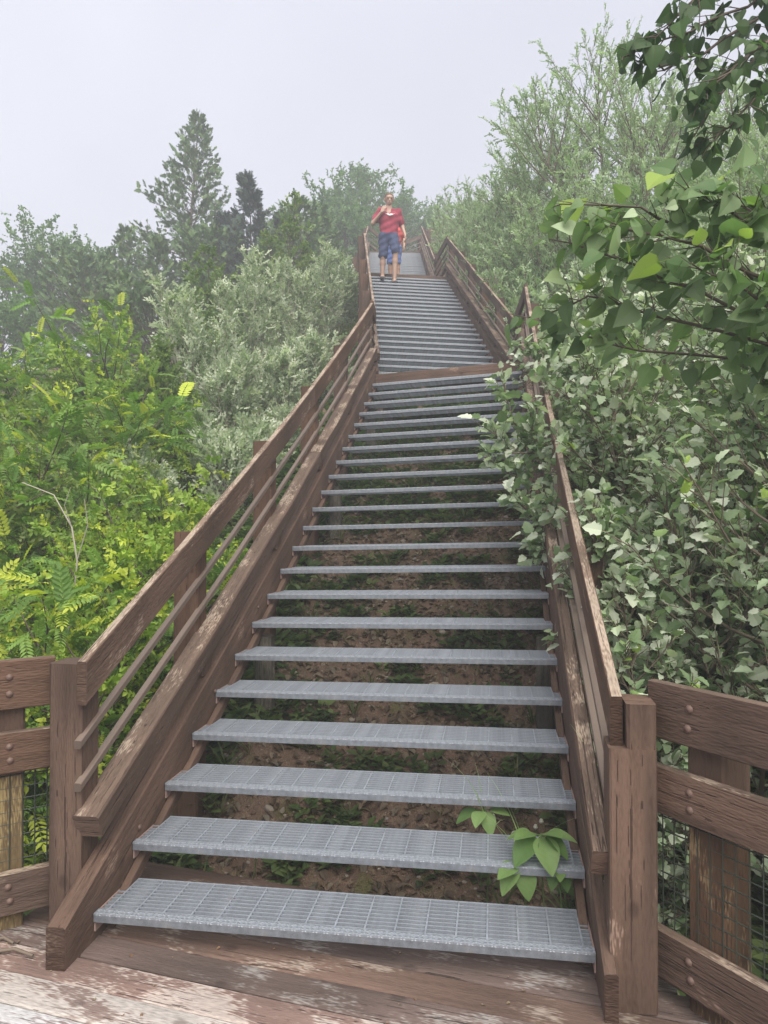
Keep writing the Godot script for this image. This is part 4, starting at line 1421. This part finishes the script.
func floor_cover() -> void:
	var r := RandomNumberGenerator.new()
	r.seed = 4242
	var xf := []
	var cols := PackedColorArray()
	var tufts := []
	var tuft_cols := PackedColorArray()
	var dead := []
	var dead_cols := PackedColorArray()
	var green := [Color(.085, .14, .045), Color(.12, .18, .06), Color(.065, .11, .04), Color(.17, .23, .08)]
	var brown := [Color(.22, .165, .115), Color(.15, .105, .075), Color(.34, .28, .21), Color(.12, .09, .07), Color(.26, .23, .19)]
	while xf.size() < 26000:
		var z := r.randf_range(1.6, -15.0) if r.randf() < .5 else r.randf_range(.8, -7.0)
		var x := r.randf_range(-5.0, 6.5) if r.randf() < .55 else r.randf_range(-1.2, 3.2)
		var under := x > -.05 and x < W + .05 and z > -6.4
		if under and bumps.get_noise_2d(x * 22.0 + 300, z * 22.0) < (.12 if z > -4.0 else -.25):
			continue
		if z > -.45 and x > -.35 and x < 2.0 + maxf(0, z) * .8:
			continue
		if z > -.1 and x > -.2 - maxf(0, z) * 1.2 and x < 2.0:
			continue
		var p := ground_at(x, z)
		var up := Vector3(r.randf_range(-.35, .35), 1, r.randf_range(-.35, .35))
		var s := r.randf_range(.05, .13) * (.65 if under else 1.0)
		xf.append(pose(r, p, up, Vector3(r.randf_range(-1, 1), 0, r.randf_range(-1, 1)), s))
		cols.append(tint(r, green, .3))
	while tufts.size() < 3500:
		var z := r.randf_range(1.2, -14.0)
		var x := r.randf_range(-3.5, 5.0)
		if z > -.45 and x > -.35 and x < 2.0 + maxf(0, z) * .8 or (x > 0.2 and x < 1.45 and r.randf() < .8):
			continue
		tufts.append(pose(r, ground_at(x, z), Vector3(r.randf_range(-.2, .2), 1, r.randf_range(-.2, .2)), Vector3(r.randf_range(-1, 1), 0, r.randf_range(-1, 1)), r.randf_range(.1, .26)))
		tuft_cols.append(tint(r, [Color(.10, .15, .045), Color(.14, .18, .07), Color(.20, .19, .10)], .2))
	while dead.size() < 20000:
		var z := r.randf_range(.6, -7.0)
		var x := r.randf_range(-1.2, 3.4) if r.randf() < .4 else r.randf_range(-.1, W + .1)
		dead.append(pose(r, ground_at(x, z) + Vector3(0, .012, 0), Vector3(r.randf_range(-1, 1), r.randf_range(-.3, .3), r.randf_range(-1, 1)), Vector3(r.randf_range(-.4, .4), 1, r.randf_range(-.4, .4)), r.randf_range(.016, .055)))
		dead_cols.append(tint(r, brown, .25))
	var rock := Soup.new()
	var rr := RandomNumberGenerator.new()
	rr.seed = 8
	rock = nets([[Vector3(-.3, 0, 0), Vector3(.3, .1, .1), .6, .5], [Vector3(0, .1, -.3), Vector3(.1, -.1, .3), .5, .6]], .34, .1)
	var stones := []
	var stone_cols := PackedColorArray()
	for i in 1600:
		var x := rr.randf_range(-.3, W + .4)
		var z := rr.randf_range(-.5, -6.5)
		var k := rr.randf_range(.006, .016) if i % 9 else rr.randf_range(.018, .04)
		stones.append(Transform3D(Basis(Vector3(rr.randf_range(-1, 1), 1, rr.randf_range(-1, 1)).normalized(), rr.randf() * TAU).scaled(Vector3(k, k * .7, k * .9)), ground_at(x, z)))
		stone_cols.append(tint(rr, [Color(.30, .27, .24), Color(.22, .20, .18), Color(.36, .31, .26)], .2))
	var stone_mat := M.leaf_less as Material
	var st := scatter("pebbles", rock.done(), stone_mat, stones, stone_cols, self)
	st.set_meta("kind", "stuff")
	tag(st, "small stones lying on the bare soil under the steps", "pebbles")
	var a := scatter("ground_cover", L.rosette, M.leaf, xf, cols, self)
	a.set_meta("kind", "stuff")
	tag(a, "low leafy plants carpeting the slope beside and under the stairs", "ground cover")
	a = scatter("grass", L.tuft, M.leaf, tufts, tuft_cols, self)
	a.set_meta("kind", "stuff")
	tag(a, "thin grass tufts growing on the sandy slope", "grass")
	a = scatter("leaf_litter", L.dead, M.leaf, dead, dead_cols, self)
	a.set_meta("kind", "stuff")
	tag(a, "brown fallen leaves lying on the soil under the steps", "leaf litter")

func near_details() -> void:
	var r := RandomNumberGenerator.new()
	r.seed = 99
	# broad-leaved plants poking through by the right stringer; a leaf is [tip direction, size, root offset]
	var plants := [
		["broad-leaved plant lying over the second grating step", Vector3(1.50, .33, -.36), [[Vector3(-.6, -.42, .7), .15], [Vector3(.25, -.45, .85), .155], [Vector3(-.35, .15, .35), .11], [Vector3(.85, .05, .1), .12], [Vector3(.72, -.3, .5), .12], [Vector3(.2, .2, .3), .12], [Vector3(-.85, -.05, .05), .10]]],
		["broad-leaved plant under the second step, its leaves hanging above the first", Vector3(1.44, .235, -.33), [[Vector3(-.6, -.55, .6), .13], [Vector3(.15, -.8, .6), .125], [Vector3(-.45, .0, .5), .11]]],
		["smaller leafy plant between the first two steps next to the stringer", Vector3(1.565, .23, -.34), [[Vector3(-.3, -.6, .6), .085], [Vector3(.3, -.65, .6), .085], [Vector3(0, .0, .6), .075]]],
		["leafy plant showing between the second and third steps", Vector3(1.30, .315, -.60), [[Vector3(-.75, -.2, .35), .11], [Vector3(.25, -.6, .6), .105], [Vector3(-.2, -.1, .7), .10], [Vector3(.7, .1, .3), .09]]],
		["low leafy plant in shade beside the left stringer", Vector3(.30, .10, -.75), [[Vector3(-.7, .1, .4), .08], [Vector3(.3, .2, .6), .08], [Vector3(.7, .0, .2), .075], [Vector3(-.1, .5, .3), .07]]]]
	for q in plants:
		var o: Vector3 = q[1]
		var g := ground_at(o.x, o.z)
		var t := thing("broadleaf_plant", q[0], "plant", g)
		var st := Soup.new()
		var top := o - g
		var mid := top * .55 + Vector3(.02, 0, -.02)
		st.tube([Vector3(0, -.03, 0), mid, top], .0035, .0025, 5)
		for lf in q[2]:
			var d: Vector3 = (lf[0] as Vector3).normalized()
			var root: Vector3 = top + d * Vector3(1, .3, 1) * .03 + Vector3(0, .01, 0)
			st.tube([top, root], .002, .0015, 4)
			var face := Vector3(r.randf_range(-.15, .15), 1, r.randf_range(.0, .3))
			put("leaf", M.big_leaf, M.plant_set[r.randi() % 3], t, pose(r, root, d, face, lf[1] * .82))
		put("stem", st.done(), M.stem, t)
	# flakes and fallen bits on the deck boards
	var bits := []
	var bit_cols := PackedColorArray()
	for i in 160:
		var x := r.randf_range(-.9, 2.4)
		var z := r.randf_range(-.1, 1.3)
		if x < -.25 - z * 1.0 or x > 1.85 + z * .7:
			continue
		bits.append(pose(r, Vector3(x, DECK + .004, z), Vector3(r.randf_range(-1, 1), r.randf_range(-.1, .15), r.randf_range(-1, 1)), Vector3.UP, r.randf_range(.006, .018)))
		bit_cols.append(tint(r, [Color(.40, .22, .12), Color(.45, .38, .26), Color(.20, .12, .07), Color(.35, .30, .22)], .2))
	var bo := scatter("fallen_bits", L.dead, M.leaf, bits, bit_cols, self)
	bo.set_meta("kind", "stuff")
	tag(bo, "scattered dry flakes and petals lying on the deck boards", "debris")
	for q in [["broken twig lying by the left fence foot on the deck", Vector3(-.22, DECK + .012, .10), .16], ["short dry stick lying near the left stringer foot", Vector3(-.30, DECK + .01, .04), .10]]:
		var st2 := Soup.new()
		var tt := thing("fallen_twig", q[0], "twig", q[1])
		var l2: float = q[2]
		st2.tube([Vector3(-l2 / 2, 0, .02), Vector3(0, .004, -.005), Vector3(l2 / 2, .0, .015)], .007, .005, 5)
		put("stick", st2.done(), M.twig, tt)
	# grass blades through the treads
	for q in [["grass blades bending over the second step beside the broad leaves", Vector3(1.46, .12, -.5), 8, .42], ["single tuft of seed grass growing up through the third step", Vector3(1.33, .2, -.62), 4, .48], ["thin grass leaning across the right stringer and post", Vector3(1.74, .5, -.3), 4, .35]]:
		var t := thing("grass_tuft", q[0], "grass", q[1])
		for i in int(q[2]):
			var s := Soup.new()
			var a := r.randf_range(0, TAU)
			var pts := bend(r, Vector3.ZERO, Vector3(cos(a) * .35, 1, sin(a) * .35 + .1), q[3] * r.randf_range(.6, 1.0), -.9, .12, 6)
			for k in pts.size() - 1:
				var w0 := .0035 * (1.0 - float(k) / 6.5)
				var w1 := .0035 * (1.0 - float(k + 1) / 6.5)
				var sd := Vector3(-sin(a), 0, cos(a))
				s.quad(pts[k] - sd * w0, pts[k] + sd * w0, pts[k + 1] + sd * w1, pts[k + 1] - sd * w1, Vector3.UP)
			put("blade", s.done(), M.plant_set[i % 3], t)
	# small white clover heads behind the third step
	for i in 9:
		var x := 1.38 + r.randf_range(-.12, .16)
		var z := -.95 + r.randf_range(-.12, .12)
		var g := ground_at(x, z)
		var t := thing("clover_flower", "small white clover flower standing in the shade under the steps", "flower", g, "clover flowers under the steps")
		var s := Soup.new()
		var h := r.randf_range(.14, .24)
		s.tube([Vector3.ZERO, Vector3(.01, h, 0)], .0015, .0012, 4)
		put("stem", s.done(), M.stem, t)
		var hd := nets([[Vector3(.01, h, 0), Vector3(.01, h + .006, 0), .011, .008]], .005, .004)
		put("flower_head", hd.done(), M.clover, t)
	# dead pale branch in the thicket
	var t2 := thing("dead_branch", "bare pale crooked branch sticking out of the bright green thicket", "branch", Vector3(-1.08, .3, -1.535))
	var d := Soup.new()
	var o2 := Vector3(-1.08, .3, -1.535)
	var path := []
	for p: Vector3 in [Vector3(-1.08, .3, -1.535), Vector3(-1.03, .8, -1.53), Vector3(-.978, 1.0, -1.5), Vector3(-.944, 1.234, -1.48), Vector3(-.99, 1.42, -1.5), Vector3(-1.1, 1.6, -1.5), Vector3(-1.28, 1.67, -1.48)]:
		path.append(p - o2)
	d.tube(path, .008, .003, 5)
	put("stem", d.done(), M.pale_bark, t2)
	var e := Soup.new()
	e.tube([path[3], path[3] + Vector3(.08, .2, .03), path[3] + Vector3(.07, .34, .05)], .004, .002, 4)
	e.tube([path[4], path[4] + Vector3(-.02, .12, .04), path[4] + Vector3(.03, .22, .06)], .003, .0015, 4)
	put("twig", e.done(), M.pale_bark, t2)

# ---------------------------------------------------------------- everything
func _ready() -> void:
	rng.seed = 20240611
	# camera
	var cam := Camera3D.new()
	cam.name = "camera"
	cam.position = Vector3(1.3466, 1.4446, 2.3605)
	cam.rotation = Vector3(.01377, .14739, -.00098)
	cam.fov = 69.0
	cam.near = .05
	cam.far = 400.0
	add_child(cam)
	cam.make_current()
	# overcast sky, haze, exposure
	var env := Environment.new()
	env.background_mode = Environment.BG_SKY
	var sm := ProceduralSkyMaterial.new()
	sm.sky_top_color = Color(.50, .508, .54)
	sm.sky_horizon_color = Color(.515, .518, .545)
	sm.sky_curve = .2
	sm.ground_horizon_color = Color(.55, .56, .55)
	sm.ground_bottom_color = Color(.25, .26, .22)
	sm.sun_angle_max = 1.0
	sm.sky_cover = clouds()
	sm.sky_cover_modulate = Color(1, 1, 1, 1)
	var sky := Sky.new()
	sky.sky_material = sm
	env.sky = sky
	env.tonemap_mode = Environment.TONE_MAPPER_LINEAR
	env.tonemap_exposure = 3.6
	env.sdfgi_enabled = true
	env.ssao_enabled = true
	env.ssil_enabled = true
	env.fog_enabled = true
	env.fog_density = .0095
	env.fog_light_color = Color(.86, .88, .92)
	var we := WorldEnvironment.new()
	we.name = "world_environment"
	we.environment = env
	add_child(we)
	var sun := DirectionalLight3D.new()
	sun.name = "sun"
	sun.light_energy = .5
	sun.light_angular_distance = 50.0
	sun.light_color = Color(1, .97, .93)
	sun.shadow_enabled = true
	sun.rotation = Vector3(deg_to_rad(-50), deg_to_rad(20), 0)
	add_child(sun)
	# materials
	M.stain = wood(11, Color(0.360, 0.291, 0.253), Color(0.267, 0.208, 0.179), Color(0.566, 0.488, 0.438), .345, .75)
	M.stain_b = wood(12, Color(0.348, 0.282, 0.244), Color(0.252, 0.197, 0.169), Color(0.516, 0.447, 0.397), .30, .78)
	M.stain_rail = wood(13, Color(0.371, 0.303, 0.264), Color(0.283, 0.227, 0.198), Color(0.582, 0.520, 0.472), .38, .75)
	M.worn = wood(14, Color(0.389, 0.332, 0.295), Color(0.278, 0.231, 0.203), Color(0.612, 0.558, 0.501), .46, .8)
	M.deck_brown = wood(20, Color(0.391, 0.336, 0.316), Color(0.312, 0.265, 0.250), Color(0.569, 0.553, 0.540), .44, .8)
	M.deck = wood(15, Color(0.463, 0.404, 0.396), Color(0.376, 0.320, 0.313), Color(0.670, 0.660, 0.666), .54, .8)
	M.bare = wood(16, Color(0.495, 0.451, 0.449), Color(0.416, 0.373, 0.369), Color(0.695, 0.706, 0.721), .66, .85)
	M.weathered = wood(22, Color(.43, .37, .325), Color(.34, .29, .255), Color(.60, .55, .50), .60, .85)
	M.treated = wood(17, Color(0.400, 0.344, 0.248), Color(0.288, 0.232, 0.168), Color(0.533, 0.473, 0.335), .5, .85)
	M.treated_b = wood(21, Color(0.319, 0.245, 0.188), Color(0.228, 0.171, 0.135), Color(0.506, 0.439, 0.334), .42, .85)
	M.grey = wood(18, Color(0.368, 0.352, 0.320), Color(0.240, 0.232, 0.216), Color(0.516, 0.499, 0.464), .4, .9)
	M.bar = plain(Color(.15, .115, .095), .6)
	M.bolt = plain(Color(.115, .072, .058), .6)
	M.wire = plain(Color(.03, .04, .03), .5)
	M.zinc = galvanised(51, .635, .4)
	M.plate = checker_plate()
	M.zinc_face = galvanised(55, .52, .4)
	M.zinc_stained = plain(Color(.26, .18, .16), .7)
	M.soil = soil()
	M.bark = plain(Color(.10, .08, .065), .9)
	M.pale_bark = plain(Color(.34, .32, .27), .85)
	M.twig = plain(Color(.15, .12, .095), .85)
	M.leaf = leafy(Color(.88, .95, .72))
	M.thick = leafy(Color(.45, .5, .38))  # low translucency so the hanging branch looks backlit; its leaves are no thicker
	M.bright = leafy(Color(.9, .96, .6))
	M.needle = leafy(Color(.45, .5, .3))
	M.leaf_less = plain(Color.WHITE, .9)
	M.leaf_less.vertex_color_use_as_albedo = true
	M.eye = plain(Color(.03, .02, .02), .4)
	M.stem = plain(Color(.10, .16, .05), .6)
	M.clover = plain(Color(.62, .62, .52), .8)
	M.leaf_set = []
	for c: Color in [Color(0.055, 0.110, 0.043), Color(0.083, 0.152, 0.059), Color(0.110, 0.195, 0.081), Color(0.143, 0.238, 0.103), Color(0.143, 0.256, 0.086), Color(0.187, 0.287, 0.135), Color(0.187, 0.317, 0.097), Color(0.231, 0.366, 0.108), Color(0.330, 0.464, 0.108), Color(0.484, 0.610, 0.400), Color(0.616, 0.732, 0.540), Color(0.231, 0.329, 0.184)]:
		var m := leafy(Color(.88, .95, .72))
		m.albedo_color = c.linear_to_srgb()
		M.leaf_set.append([c, m])
	M.plant_set = []
	for c: Color in [Color(.17, .28, .09), Color(.21, .33, .12), Color(.12, .22, .07)]:
		var m := leafy(Color(.88, .95, .72))
		m.albedo_color = c.linear_to_srgb()
		M.plant_set.append(m)
	M.big_leaf = ribbed_leaf()
	# the place, then the things in it
	build_ground()
	build_deck()
	build_stairs()
	plant()
	near_details()
	build_people()
	print("leaves ", leaf_total)

func clouds() -> Texture2D:
	var f := FastNoiseLite.new()
	f.seed = 3
	f.frequency = .006
	f.fractal_octaves = 4
	var im := f.get_seamless_image(1024, 512)
	im.convert(Image.FORMAT_RGBA8)
	var d := im.get_data()
	for i in 1024 * 512:
		var k := clampi(int((d[i * 4] / 255.0) * 62.0), 0, 255)
		d[i * 4] = k
		d[i * 4 + 1] = k
		d[i * 4 + 2] = mini(255, k + 2)
		d[i * 4 + 3] = 255
	return ImageTexture.create_from_image(Image.create_from_data(1024, 512, false, Image.FORMAT_RGBA8, d))
